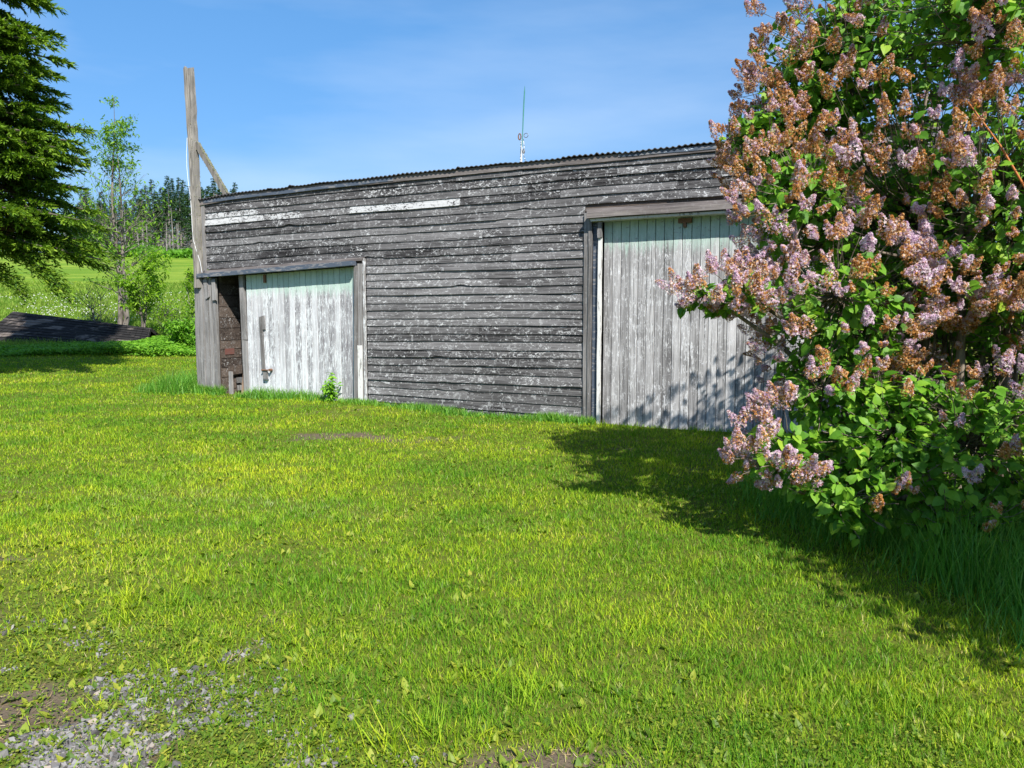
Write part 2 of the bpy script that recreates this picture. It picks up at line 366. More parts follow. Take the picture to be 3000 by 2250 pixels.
li = m.ramp(v, [(0.0, (0.42, 0.24, 0.42)), (0.35, (0.64, 0.45, 0.60)), (0.7, (0.80, 0.66, 0.72)), (1.0, (0.88, 0.82, 0.78))])
br = m.ramp(v, [(0.0, (0.17, 0.055, 0.012)), (0.35, (0.44, 0.18, 0.04)), (0.70, (0.71, 0.35, 0.09)), (0.90, (0.80, 0.55, 0.27)), (1.0, (0.90, 0.80, 0.66))])
c = m.mix(m.rng(b, 0.45, 0.55), li, br); m.leafy(c, c, 0.28); m.rough(0.7); FLORET = m.mat
m = M('gravel stones'); c = m.ramp(m.attr('var'), [(0, (0.06, 0.052, 0.046)), (0.4, (0.13, 0.125, 0.122)), (0.8, (0.25, 0.245, 0.245)), (1.0, (0.34, 0.27, 0.20))]); m.color(c); m.rough(0.85); STONE = m.mat
m = M('dandelion clocks'); m.leafy((0.75, 0.76, 0.70), (0.75, 0.76, 0.7), 0.3); PUFF = m.mat

# ground sheet
m = M('ground'); o = m.obj(); bz = m.attr('bare'); s3 = m.sep(o)
near = m.mix(m.noise(o, 9, 6, 0.7), (0.05, 0.06, 0.014), (0.17, 0.20, 0.03))
soil = m.mix(m.noise(o, 30, 5, 0.7), (0.06, 0.045, 0.03), (0.20, 0.16, 0.115))
near = m.mix(m.rng(bz, 0.25, 0.7), near, soil)
far = m.mix(m.rng(m.noise(m.map(o, (0.05, 0.16, 0.0)), 1.0, 6, 0.65), 0.38, 0.62), (0.115, 0.215, 0.022), (0.22, 0.30, 0.04))
far = m.mix(m.rng(m.noise(m.map(o, (1.2, 3.0, 1.0)), 1.5, 5, 0.75), 0.45, 0.75), far, m.mix(1.0, far, (0.55, 0.7, 0.5), 'MULTIPLY'))
m.color(m.mix(m.rng(s3[1], 24, 30), near, far)); m.rough(0.95); m.p.inputs['Specular IOR Level'].default_value = 0.05
m.bump(m.noise(o, 14, 5, 0.7), 0.6, 0.03); GROUND = m.mat

# ------------------------------------------------------------------ ground (one sheet to the horizon)
def spaced(a, b, h0, g, c0, c1):
    xs = list(np.arange(c0, c1, h0)); h = h0; x = xs[-1]
    while x < b: h *= g; x += h; xs.append(x)
    h = h0; x = xs[0]; lo = []
    while x > a: h *= g; x -= h; lo.append(x)
    return np.array(lo[::-1]+xs)
gx = spaced(-900, 900, 0.07, 1.045, -4.2, 3.2); gy = spaced(-60, 1500, 0.07, 1.03, 2.0, 6.0)
GX, GY = np.meshgrid(gx, gy); nx, ny = len(gx), len(gy)
GZ = gz(GX, GY); BR = bare(GX, GY)
ii = (np.arange(ny-1)[:, None]*nx+np.arange(nx-1)[None]).ravel()
gme = np_mesh('ground', np.stack([GX.ravel(), GY.ravel(), GZ.ravel()], 1), np.stack([ii, ii+1, ii+nx+1, ii+nx], 1), {'bare': BR.ravel()}, [GROUND], smooth=True)
tag(link('ground', gme), kind='structure')

# ------------------------------------------------------------------ barn
barn = empty('barn', tuple(BO), math.atan2(BD[1], BD[0]), label='long weathered grey wooden barn with two pale sliding doors and a corrugated roof edge', cat='barn')
# local frame: x along the front to the right, y into the barn, z up (the front face is y = 0, outwards is -y)
def wz(u):          # height of the roof line along the front
    return float(np.interp(u, [0, 0.33, 0.97, 3.08, 5.06, 6.6, 8.1, 10.3, 13], [3.60, 3.62, 3.665, 3.705, 3.725, 3.738, 3.735, 3.75, 3.77]))
def sag(u, z):      # how the old frame has settled
    a = max(0.0, 1-u/3.9)
    w = float(np.interp(z, [0, 2.25, 2.45, 2.9, 3.2, 3.7], [0.0, 0.85, 0.8, 0.3, 0.25, 0.75]))
    s = -0.125*a*w + 0.006*math.sin(u*0.9+z*2.0) + 0.0025*math.sin(u*2.9+z*5)
    b = float(np.interp(u, [3.9, 7.7], [0, 1]))
    s += b*float(np.interp(z, [0, 0.3, 0.8, 1.6, 3.0], [-0.10, 0.0, 0.045, 0.02, 0.01]))
    return s
ROW = 0.1225
side = MB(); nails = MB(); rr = random.Random(11)
U0, U1 = 0.335, 12.2
def lap(u0, u1, z0, h, tone, paint, cup):
    n = max(2, int((u1-u0)/0.16)); vs = []; fs = []
    bow = rr.uniform(-0.002, 0.002); prd = rr.choice([0, 0, 0, .004, .012])
    for i in range(n+1):
        t = i/n; u = u0+(u1-u0)*t
        chip = rr.uniform(0, 0.004) + (rr.uniform(0.008, 0.028) if rr.random() < 0.018 else 0)
        zb = z0+chip+sag(u, z0)+bow*math.sin(3.14*t); zt = z0+h+0.012+sag(u, z0+h)+bow*math.sin(3.14*t)
        out = 0.025+prd+cup*math.sin(3.14*t)+rr.uniform(-0.002, 0.003)
        vs += [(u, -0.001, zb), (u, -out, zb), (u, -(out+0.006)/2-0.0015, (zb+zt)/2), (u, -0.005, zt)]
    for i in range(n):
        b = 4*i
        for k in range(3): fs.append((b+k, b+4+k, b+5+k, b+k+1))
    fs.append((0, 1, 2, 3)); e = 4*n; fs.append((e+3, e+2, e+1, e))
    side.add(vs, fs, (tone, paint))
k = -1
while True:
    z0 = k*ROW; k += 1
    if z0 > 3.72: break
    left = 3.925 if z0 < 2.40 else U0
    right = 7.715 if z0 < 2.97 else U1
    u = left
    while u < right-0.05:
        L = rr.choice([1.1, 1.9, 2.6, 3.4, 4.3, 4.9])*rr.uniform(0.85, 1.1)
        u1 = min(right, u+L)
        if right-u1 < 0.5: u1 = right
        paint = rr.uniform(0, 0.12); tone = rr.random()*0.8+0.1
        if 3.15 < z0 < 3.22:      # boards that kept their white paint
            for (ua, ub, pp) in ((0, 1.72, .50), (1.72, 2.55, .36), (2.55, 3.62, .16), (3.62, 5.69, .54)):
                if ua <= u+.01 < ub: u1 = min(u1 if pp < .3 else ub, ub); u1 = ub if ub-u1 < .5 else u1; paint = pp
        if 3.28 < z0 < 3.33 and u < 1.6: u1 = 1.62; paint = 0.42
        if 3.40 < z0 < 3.48: paint = max(paint, 0.10)
        slip = rr.uniform(-.007, .007)+(rr.uniform(-.012, .0) if rr.random() < .12 else 0)
        hh = min(ROW, wz((u+u1)/2)-z0-0.02)
        if hh > 0.03:
            lap(u, u1-0.003, z0+slip, hh-slip, tone, paint, 0.010 if rr.random() < 0.12 else 0.0)
            for st in np.arange(0.45, 12.2, 0.61):
                if u+0.02 < st < u1-0.02:
                    for q in (0.022,):
                        if rr.random() < 0.6:
                            zz = z0+q+sag(st, z0)+rr.uniform(-.004, .006); x = st+rr.uniform(-.02, .02); r = rr.uniform(0.004, 0.008)
                            vs = [(x+r*math.cos(a)*0.9, -0.0285-0.006, zz+r*math.sin(a)) for a in np.arange(0, 6.2, 1.05)]
                            nails.add(vs, [tuple(range(len(vs)))])
        u = u1
sd = side.build('siding', W_SIDE, barn)
nails.build('nail_head', WHITE, sd)['kind'] = 'stuff'
# unseen panels added behind the siding to stop light leaking through the wall
sh = MB()
sh.box(3.93, 7.71, 0.004, 0.03, -0.1, 3.6); sh.box(0.34, 3.93, 0.004, 0.03, 2.36, 3.5); sh.box(7.71, U1, 0.004, 0.03, 2.97, 3.6); sh.box(11.35, U1, 0.004, 0.03, -0.2, 2.97)
sh.build('light_blocker', W_INT, barn)
# trims
def plank_obj(name, p, q, w, t, mat, tone=0.5, paint=0.0, side=(0, 1, 0), seg=8, jit=0.004, rough=0.01, parent=barn, label=None):
    b = MB(); b.plank(p, q, w, t, (tone, paint), seg=seg, jit=jit, side=Vector(side), rough=rough, rr=rr)
    o = b.build(name, mat, parent)
    if label: o['label'] = label
    return o
def rake():
    b = MB(); n = 60
    for i in range(n):
        u0 = U0-0.1+(U1-U0+0.1)*i/n; u1 = U0-0.1+(U1-U0+0.1)*(i+1)/n
        h = 0.085
        b.box(u0, u1, -0.052, -0.030, 0, 1, fn=lambda x, y, z: (x, y, wz(x)-0.012 if z > 0.5 else wz(x)-0.012-h-rr.uniform(0, .003)))
    return b.build('fascia_board', W_TRIMH, barn)
rake()
b = MB(); b.plank((0.35, -0.057, 3.585), (4.5, -0.057, 3.665), 0.05, 0.006, seg=12, jit=.006, side=Vector((0, 1, 0))); b.build('painted_strip', BLUE, barn); b = MB()
b.plank((8.2, -0.057, 3.70), (9.6, -0.057, 3.705), 0.05, 0.006, seg=6, jit=.01, side=Vector((0, 1, 0))); b.build('painted_strip', BLUE, barn)
o = plank_obj('lintel', (0.22, -0.095, 2.245), (3.74, -0.095, 2.375), 0.075, 0.13, BLUE, jit=0.005, label='dark blue grey painted board over the left door')
plank_obj('lintel_flashing', (0.22, -0.035, 2.315), (3.9, -0.035, 2.445), 0.05, 0.05, W_TRIMH)
o = plank_obj('lintel', (7.80, -0.11, 2.905), (11.5, -0.11, 2.925), 0.070, 0.17, W_TRIMH, tone=0.55, label='split and rotting grey beam over the right door')
plank_obj('soffit_board', (7.83, -0.045, 2.845), (11.45, -0.045, 2.865), 0.03, 0.20, WHITE)
plank_obj('trim_board', (7.74, -0.03, 2.985), (11.6, -0.03, 2.995), 0.06, 0.025, W_TRIMH)
# jambs
plank_obj('door_jamb', (3.69, -0.02, 0.05), (3.735, -0.02, 2.33), 0.055, 0.09, W_TRIM, tone=.35)
plank_obj('door_jamb', (3.795, -0.035, 0.06), (3.81, -0.035, 2.37), 0.085, 0.03, W_TRIM, tone=.7)
plank_obj('jamb_cover', (3.79, -0.055, 0.05), (3.795, -0.055, 1.03), 0.095, 0.012, WHITE, label='short white painted board on the left door jamb')
plank_obj('corner_strip', (3.885, -0.035, 0.03), (3.893, -0.035, 2.45), 0.035, 0.04, W_TRIM, tone=.8, paint=.5)
plank_obj('door_jamb', (7.745, -0.035, -0.1), (7.75, -0.035, 2.95), 0.07, 0.035, W_TRIM, tone=.3)
plank_obj('door_jamb', (7.805, -0.05, -0.1), (7.81, -0.05, 2.93), 0.045, 0.045, W_TRIM, tone=.15)
b = MB(); b.box(7.83, 7.915, -0.004, 0.05, -0.1, 2.84); b.build('painted_jamb', BLUE, barn)
plank_obj('white_strip', (7.945, -0.03, -0.1), (7.945, -0.03, 2.72), 0.045, 0.05, WHITE)
b = MB(); b.plank((7.95, -0.07, 2.84), (7.95, -0.06, 2.62), 0.06, 0.05, (0.4, .1), seg=3, jit=.006, rough=.02); b.build('rail_bracket', W_TRIM, barn)

# sliding doors (children of the barn; each with its planks and fittings)
def door(name, u0, u1, z0, z1, w, yf, mat, tilt, label, lean=0.0, white=0.1):
    b = MB(); u = u0; fn = None
    while u < u1-0.02:
        ue = min(u+w*rr.uniform(0.97, 1.03), u1); t = rr.random(); dz = rr.uniform(-0.012, 0.012); dy = rr.uniform(-0.0025, 0.0025)
        zt = z1+tilt*(u-u0)
        vs = []
        for (z, s) in ((z0+dz, 0), (z0+(zt-z0)*0.5, 1), (zt, 2)):
            sh_ = lean*(1-(z-z0)/(z1-z0)) if u < u0+0.001 or True else 0
            for x, y in ((u+0.0035, yf+dy+0.004), (u+0.007, yf+dy), (ue-0.007, yf+dy), (ue-0.0035, yf+dy+0.004), (ue-0.0035, yf+0.03), (u+0.0035, yf+0.03)):
                vs.append((x+sh_, y, z))
        fs = []
        for r in range(2):
            for k in range(6): fs.append((r*6+k, r*6+(k+1) % 6, r*6+6+(k+1) % 6, r*6+6+k))
        fs += [(5, 4, 3, 2, 1, 0), (12, 13, 14, 15, 16, 17)]
        b.add(vs, fs, (t, rr.uniform(0, white)*1.0+(0.15 if rr.random() < .15 else 0)))
        u = ue
    b.box(u0+lean, u1, yf+0.031, yf+0.05, z0+0.05, z1-0.03, (0.1, 0))
    o = b.build(name, mat, barn); o['label'] = label
    return o
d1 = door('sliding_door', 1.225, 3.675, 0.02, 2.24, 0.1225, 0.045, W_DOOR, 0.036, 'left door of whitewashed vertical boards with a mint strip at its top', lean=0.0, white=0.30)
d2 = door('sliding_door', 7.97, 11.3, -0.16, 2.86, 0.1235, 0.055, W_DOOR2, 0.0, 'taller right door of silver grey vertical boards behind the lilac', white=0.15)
plank_obj('edge_board', (1.165, 0.035, 1.08), (1.135, 0.035, 2.24), 0.105, 0.05, W_TRIM, tone=.55, parent=d1)
plank_obj('edge_board', (1.185, 0.033, -0.02), (1.168, 0.033, 1.077), 0.105, 0.05, W_TRIM, tone=.85, parent=d1)
plank_obj('door_handle', (1.598, 0.030, 0.56), (1.572, 0.022, 1.50), 0.055, 0.035, W_TRIM, tone=.25, parent=d1, jit=.003)
plank_obj('handle_block', (1.635, 0.028, 1.27), (1.615, 0.028, 1.52), 0.06, 0.03, W_TRIM, tone=.5, parent=d1, jit=.003)
b = MB(); b.tube([(1.60, -0.01, 0.555), (1.79, -0.01, 0.563)], 0.011, 8); b.tube([(1.79, 0.03, 0.563), (1.79, -0.03, 0.563)], 0.024, 10); b.tube([(1.60, 0.04, 0.555), (1.60, -0.022, 0.555)], 0.014, 8); b.build('hasp', RUST, d1)
b = MB(); b.box(1.60, 1.69, 0.005, 0.044, 0.40, 0.545, (.6, .1)); b.build('latch_block', W_TRIM, d1)
b = MB(); b.box(1.605, 1.70, 0.0, 0.044, 0.375, 0.397, (.2, 0)); b.build('latch_catch', GREYIRON, d1)
b = MB(); b.box(1.66, 1.71, 0.015, 0.044, 2.10, 2.24, (.2, 0)); b.build('roller_hanger', RUST, d1)
b = MB(); b.box(9.02, 9.20, 0.02, 0.054, 2.76, 2.82); b.box(9.09, 9.13, 0.02, 0.054, 2.70, 2.76); b.build('roller_hanger', RUST, d2)

# left end posts and boards
def v_board(name, u, z0, z1, w, t, y, mat=W_TRIM, tone=.5, lean=0.0, **k): return plank_obj(name, (u+lean, y, z0), (u, y, z1), w, t, mat, tone=tone, rough=0.015, **k)
v_board('corner_board', 0.315, 0.02, 3.50, 0.05, 0.05, -0.035, tone=.45)
v_board('corner_board', 0.10, 0.02, 2.05, 0.13, 0.05, -0.03, tone=.6)
v_board('corner_board', 0.03, 0.05, 1.45, 0.06, 0.05, -0.01, tone=.3)
v_board('corner_board', 0.225, 0.02, 2.20, 0.07, 0.05, -0.06, tone=.75)
v_board('corner_board', 0.33, 0.02, 2.20, 0.10, 0.05, -0.04, tone=.5)
v_board('corner_board', 0.43, 0.02, 2.20, 0.07, 0.05, -0.03, tone=.8)
v_board('corner_board', 0.515, 0.02, 2.20, 0.085, 0.06, -0.02, tone=.4)
plank_obj('splintered_board', (0.40, -0.075, 1.86), (0.34, -0.07, 2.20), 0.09, 0.03, W_TRIM, tone=.6, rough=.04)
plank_obj('splintered_board', (0.57, -0.075, 1.82), (0.55, -0.07, 2.19), 0.085, 0.03, W_TRIM, tone=.7, rough=.04)
# interior
b = MB(); z = -0.05; i = 0
while z < 3.6:
    h = rr.uniform(0.16, 0.24)
    b.box(0.535, 0.57, 0.06, 6.4, z, z+h-0.012, (rr.random(), rr.uniform(0, .2))); z += h; i += 1
b.build('inner_wall', W_INT, barn)
b = MB(); b.box(0.4, U1, 6.4, 6.5, -0.2, 3.0); b.box(U1-0.06, U1, 0.04, 6.4, -0.2, 3.4); b.box(0.30, 0.36, 0.05, 6.5, -0.1, 3.4); b.build('wall', W_INT, barn)
b = MB(); b.box(0.57, U1-.06, 0.06, 6.4, -0.25, 0.0); b.build('floor', DIRT, barn)
b = MB(); b.plank((0.62, 0.16, 0.50), (0.60, 2.0, 0.55), 0.16, 0.03, (.5, .0), side=Vector((1, 0, 0))); b.build('loose_plank', W_INT, barn)
m = M('faded red plank'); m.color(m.mix(m.noise(m.map(m.obj(), (2, 6, 14)), 2, 4), (0.17, 0.045, 0.035), (0.12, 0.09, 0.08))); REDP = m.mat
b = MB(); b.box(0.572, 0.582, 0.12, 0.34, 0.80, 0.91); b.build('red_plank', REDP, barn)
# corrugated roof
nu = int((U1-0.15)/0.0095); us = np.linspace(0.20, U1+0.1, nu); prof = []
for i, u in enumerate(us):
    sheet = int(u/0.82); lift = 0.004*(sheet % 2)+0.003*math.sin(sheet*2.3)
    bend = 0.03*math.exp(-((u-2.42)/0.05)**2)+0.02*math.exp(-((u-1.95)/0.04)**2)+0.022*math.exp(-((u-5.7)/0.03)**2)+0.012*math.exp(-((u-7.9)/.03)**2)
    prof.append(wz(u)+0.006+lift+bend+(0.0085+0.003*math.sin(u*1.7))*math.sin(2*math.pi*u/0.082+.5*math.sin(u*2.1))+0.004*math.sin(u*4.3)+.003*math.sin(u*11))
prof = np.array(prof); ys = [-0.085, -0.06, 0.5, 3.5, 6.8]; dz = [-0.002, 0, -0.06, -0.42, -0.84]
V = []
for lay in (0, -0.014):
    for y, q in zip(ys, dz): V.append(np.stack([us, np.full(nu, y), prof+q+lay], 1))
V = np.concatenate(V); ny_ = len(ys); F = []
def strip(r0, r1, flip=False):
    a = np.arange(nu-1)
    q = np.stack([r0*nu+a, r0*nu+a+1, r1*nu+a+1, r1*nu+a], 1)
    return q[:, ::-1] if flip else q
F = [strip(j, j+1) for j in range(ny_-1)]+[strip(ny_+j, ny_+j+1, True) for j in range(ny_-1)]+[strip(0, ny_, True)]
link('corrugated_roof', np_mesh('corrugated_roof', V, np.concatenate(F), {'tone': np.full(len(V), .5)}, [IRON], smooth=True), barn)

def bw(u, n, z):  # barn coordinates (n outwards) to world
    p = BO+BD*u+BN*n; return Vector((p[0], p[1], z))
# leaning brown board in the doorway: a thing of its own
b = MB(); b.plank(bw(1.02, -0.10, 0.04), bw(1.12, -0.16, 1.05), 0.10, 0.03, (.6, 0), side=Vector(BN), rough=.02, rr=rr)
tag(b.build('leaning_board', W_BROWN), 'narrow reddish brown board leaning in the dark gap beside the left door', 'board')
b = MB(); b.plank(bw(0.72, -0.10, 0.02), bw(0.70, -0.12, 0.48), 0.07, 0.04, (.7, 0), side=Vector(BN), rough=.02, rr=rr)
tag(b.build('short_stake', W_TRIM), 'short grey stake standing in the grass inside the barn doorway', 'stake')
for q, (zz, ln, nm) in enumerate(((0.36, .5, 'upper'), (0.22, .55, 'lower'))):
    b = MB(); b.plank(bw(0.66, -0.35, zz-.05), bw(1.12, -0.22-.1*q, zz), 0.10, 0.09, (.4+.3*q, .1), side=Vector(BN), rough=.02, rr=rr)
    tag(b.build('grey_timber', W_TRIM), f'{nm} of two short grey timbers stacked in the gap beside the left door', 'timber', 'timbers in the barn doorway')

# ------------------------------------------------------------------ tall post with brace and wire
pc = bw(0.18, 0.05, 0.0)
post = empty('timber_post', tuple(pc), 0, label='tall silvered timber post rising above the left corner of the barn', cat='post')
def loc(p): return Vector(p)-pc
b = MB(); rp = random.Random(3)
path = [(0.19, 2.03), (0.19, 2.6), (0.188, 3.6), (0.178, 4.2), (0.165, 4.76), (0.145, 5.4), (0.128, 5.94)]
n = 26; vs = []; fs = []
bn = Vector(BN); bd = Vector(BD)
for i in range(n+1):
    z = 2.03+(5.95-2.03)*i/n; u = float(np.interp(z, [p[1] for p in path], [p[0] for p in path])); w = float(np.interp(z, [2, 3.6, 5.95], [0.070, 0.062, 0.072]))
    ring = [(-1, 1), (-.45, 1.05), (-.3, .86), (-.1, 1.02), (.3, 1.0), (.42, .84), (.55, 1.03), (1, .97), (1, -1), (-1, -1)]
    for (a, c_) in ring:
        top = rp.uniform(-.07, .03) if i == n else 0
        vs.append(loc(bw(u+a*w+rp.uniform(-.006, .006), 0.075+c_*0.060+rp.uniform(-.007, .007), z+top)))
K = len(ring)
for i in range(n):
    for k in range(K): fs.append((i*K+k, i*K+(k+1) % K, (i+1)*K+(k+1) % K, (i+1)*K+k))
fs.append(tuple(range(K-1, -1, -1))); fs.append(tuple(n*K+k for k in range(K)))
b.add(vs, fs, (.6, 0)); b.build('post_timber', W_POST, post)
b = MB(); b.plank(loc(bw(0.90, 0.02, 3.66)), loc(bw(0.24, 0.06, 4.62)), 0.095, 0.06, (.35, 0), seg=10, jit=.006, side=bn, rough=.02, rr=rr); br_ = b.build('brace', W_POST, post)
def lumps(name, pts, r, par):
    tv = np.array([(1, 0, 0), (-1, 0, 0), (0, 1, 0), (0, -1, 0), (0, 0, 1), (0, 0, -1)], float); tt = np.array([(0, 2, 4), (2, 1, 4), (1, 3, 4), (3, 0, 4), (2, 0, 5), (1, 2, 5), (3, 1, 5), (0, 3, 5)])
    P = np.array(pts); Y = rng.normal(size=P.shape); Z = rng.normal(size=P.shape)
    V, T = instance(tv, tt, P, Y, Z, rng.uniform(.4, 1, (len(P), 3))*r)
    return tag(link(name, np_mesh(name, V, T, {'var': np.zeros(len(V))}, [LICHEN]), par), kind='stuff')
pts = []
for _ in range(420):
    z = 2.6+2.4*rp.random()**1.3; u = float(np.interp(z, [2.03, 3.6, 4.76, 5.95], [0.19, 0.188, 0.165, .128]))
    pts.append(tuple(loc(bw(u+0.062+rp.uniform(-.035, .005), 0.132+rp.uniform(-.10, .005), z))))
for _ in range(90):
    z = rp.uniform(2.2, 5.7); u = float(np.interp(z, [2.03, 3.6, 4.76, 5.95], [0.19, 0.188, 0.165, .128])); pts.append(tuple(loc(bw(u-0.066, 0.05+rp.uniform(0, .08), z))))
lumps('lichen', pts, 0.014, post)
pts = []
for _ in range(300):
    t = rp.random(); p = Vector(bw(0.90, 0.02, 3.66)).lerp(Vector(bw(0.24, 0.06, 4.62)), t)
    sg = 1 if rp.random() < .7 else -1
    nrm = Vector(BD)*0.85+Vector((0, 0, 0.53)); pts.append(tuple(p+nrm*sg*0.05+Vector(BN)*rp.uniform(-.03, .035)-pc))
lumps('lichen', pts, 0.015, br_)
b = MB(); w = [(0.09, 4.72), (0.06, 4.45), (0.055, 4.2), (0.075, 3.95), (0.115, 3.7), (0.13, 3.4), (0.135, 3.1), (0.15, 2.9), (0.22, 2.7), (0.30, 2.5), (0.34, 2.3)]
b.tube([loc(bw(a, 0.135, z)) for a, z in w], 0.0042, 6); b.build('wire', WIRE, post)
for z in (3.35, 3.62):
    b = MB(); b.tube([loc(bw(0.13, 0.10, z)), loc(bw(0.11, 0.17, z))], 0.016, 6); b.build('insulator', GREYIRON, post)

# ------------------------------------------------------------------ mast on the roof
mp = bw(6.56, -0.35, 3.66); mast = empty('whip_aerial', tuple(mp), 0, label='slim green pole aerial tied with rope above the barn roof', cat='aerial')
def ml(du, z): return Vector(BD)*du+Vector((0, 0, z-3.66))
b = MB(); b.tube([ml(-0.005, 4.05), ml(0.02, 4.6), ml(0.035, 4.85), ml(0.04, 4.93)], [0.007, 0.010, 0.009, 0.002], 8)
b.build('pole', FIBRE, mast)
b = MB(); b.tube([ml(-0.02, 3.68), ml(-0.01, 4.0), ml(-0.005, 4.16)], [0.015, 0.008, 0.007], 8); b.build('mast_base', PALE, mast)
b = MB(); b.tube([ml(-0.02, 4.14), ml(-0.03, 3.9), ml(-0.045, 3.68)], 0.007, 5); b.tube([ml(0.015, 4.16), ml(0.03, 4.05), ml(0.02, 3.92), ml(0.06, 3.82), ml(0.17, 3.66)], 0.006, 5); b.build('rope', ROPE, mast)
def ring(cx, cz, rx, rz, r, depth=0):
    return [ml(cx, cz)+Vector(BD)*math.cos(a)*rx+Vector((0, 0, math.sin(a)*rz)) for a in np.linspace(0, 6.283, 13)]
b = MB(); b.tube(ring(-0.045, 4.20, .022, .045, 1), 0.010, 5); b.build('pulley', RUST, mast)
b = MB(); b.tube(ring(0.06, 4.21, .035, .032, 1), 0.005, 5); b.build('loop', GREYIRON, mast); b = MB(); b.tube(ring(0.02, 3.98, .015, .03, 1), 0.01, 5); b.build('loop', GREYIRON, mast)

# ------------------------------------------------------------------ collapsed shed roof at the left
TL, TR_, BRr, BL = Vector((-17.9, 27.7, 1.64)), Vector((-12.52, 26.6, 1.07)), Vector((-12.15, 25.3, 0.28)), Vector((-18.3, 26.3, 0.62))
shed = empty('collapsed_shed', (-15.2, 26.2, 0.3), 0, label='low black tar papered shed roof sunk in the weeds at the left', cat='shed')
sl = Vector((-15.2, 26.2, 0.3)); b = MB(); rs = random.Random(5)
nr, nc = 11, 26; nrm = (TR_-TL).cross(BL-TL).normalized()
if nrm.y > 0: nrm = -nrm
for r_ in range(nr):
    for c_ in range(nc):
        a0, a1 = r_/nr, (r_+1)/nr+0.02; s0, s1 = c_/nc, (c_+1)/nc-0.002
        def P(a, s, o): return TL.lerp(TR_, s).lerp(BL.lerp(BRr, s), a)+nrm*o-sl
        lift = rs.uniform(0, .012)
        vs = [P(a0, s0, 0.004), P(a0, s1, 0.004), P(a1, s1, .028+lift), P(a1, s0, .028+rs.uniform(0, .012)), P(a1, s1, 0), P(a1, s0, 0)]
        b.add(vs, [(0, 1, 2, 3), (3, 2, 4, 5)], (rs.random(), 0))
b.add([P(0, 0, 0), P(0, 1, 0), P(1, 1, 0), P(1, 0, 0), P(0, 0, -.06), P(0, 1, -.06), P(1, 1, -.06), P(1, 0, -.06)], [(0, 3, 2, 1), (4, 5, 6, 7), (0, 1, 5, 4), (1, 2, 6, 5), (2, 3, 7, 6), (3, 0, 4, 7)])
b.build('front_roof', TAR, shed)
b = MB(); off = Vector((0.25, 1.4, -0.75))
vs = [TL-sl, TR_-sl, TR_+off-sl, TL+off-sl]; vs += [v-Vector((0, 0, .07)) for v in vs]
b.add(vs, [(0, 1, 2, 3), (7, 6, 5, 4), (0, 4, 5, 1), (1, 5, 6, 2), (2, 6, 7, 3), (3, 7, 4, 0)]); b.build('back_roof', TAR, shed)
b = MB(); b.plank(BL-sl+Vector((0, -.03, -.08)), BRr-sl+Vector((0, -.03, -.08)), 0.09, 0.03, (.6, .2), side=Vector((0, 1, 0)), seg=12, jit=.01); b.build('eave_board', W_TRIMH, shed)
b = MB(); b.plank(TR_-sl+Vector((.04, -.02, -.03)), BRr-sl+Vector((.04, -.02, -.03)), 0.10, 0.03, (.2, 0), side=Vector((1, 0, 0)), seg=6, jit=.006); b.plank(TR_-sl+Vector((.04, 0, -.06)), TR_+off-sl+Vector((.04, 0, -.06)), 0.12, 0.03, (.2, 0), side=Vector((1, 0, 0)), seg=4); b.build('gable_board', TAR, shed)
b = MB(); b.box(-3.0, 3.0, -0.3, 0.6, -0.5, 0.0, (.2, 0)); b.build('wall', W_INT, shed)

# ------------------------------------------------------------------ plant templates
LV = []; LT = []
def leaf_template(w=0.42, fold=0.14, droop=0.18, heart=0.09):
    mid = [(0, 0, 0), (0, .33, 0), (0, .68, 0), (0, 1, 0)]
    sd_ = [(w*.62, -heart, 0), (w, .20, 0), (w*.78, .55, 0)]
    vs = [list(p) for p in mid]
    for s in (1, -1):
        for p in sd_: vs.append([p[0]*s, p[1], 0])
    for p in vs: p[2] = fold*abs(p[0])/w*0.5 - droop*max(p[1], 0)**2
    ts = []
    for o_, fl in ((4, False), (7, True)):
        q = [(0, o_, o_+1), (0, o_+1, 1), (1, o_+1, o_+2), (1, o_+2, 2), (2, o_+2, 3)]
        ts += [t[::-1] if fl else t for t in q]
    return np.array(vs, float), np.array(ts)
HEART = leaf_template(); LANCE = leaf_template(0.2, .1, .3, 0); OVAL = leaf_template(0.30, .1, .12, 0.0); ROUND = leaf_template(0.5, .05, .0, -0.1)
CARD = (np.array([(-.5, 0, 0), (.5, 0, 0), (.32, .7, .04), (0, 1, 0), (-.32, .7, .04)], float), np.array([(0, 1, 2), (0, 2, 4), (4, 2, 3)]))
BLADE = (np.array([(-.5, 0, 0), (.5, 0, 0), (.42, .5, 0.03), (-.42, .5, 0.03), (0, 1, .2)], float), np.array([(0, 1, 2), (0, 2, 3), (3, 2, 4)]))
def inst_obj(name, tpl, P, Y, Z, S, mat, var, parent=None, origin=None, extra=None, smooth=False):
    if origin is not None: P = P-np.asarray(origin)[None]
    V, T = instance(tpl[0], tpl[1], P, Y, Z, S)
    at = {'var': rep(var, len(tpl[0]))}
    for k_, v_ in (extra or {}).items(): at[k_] = rep(v_, len(tpl[0]))
    return link(name, np_mesh(name, V, T, at, [mat], smooth=smooth), parent)

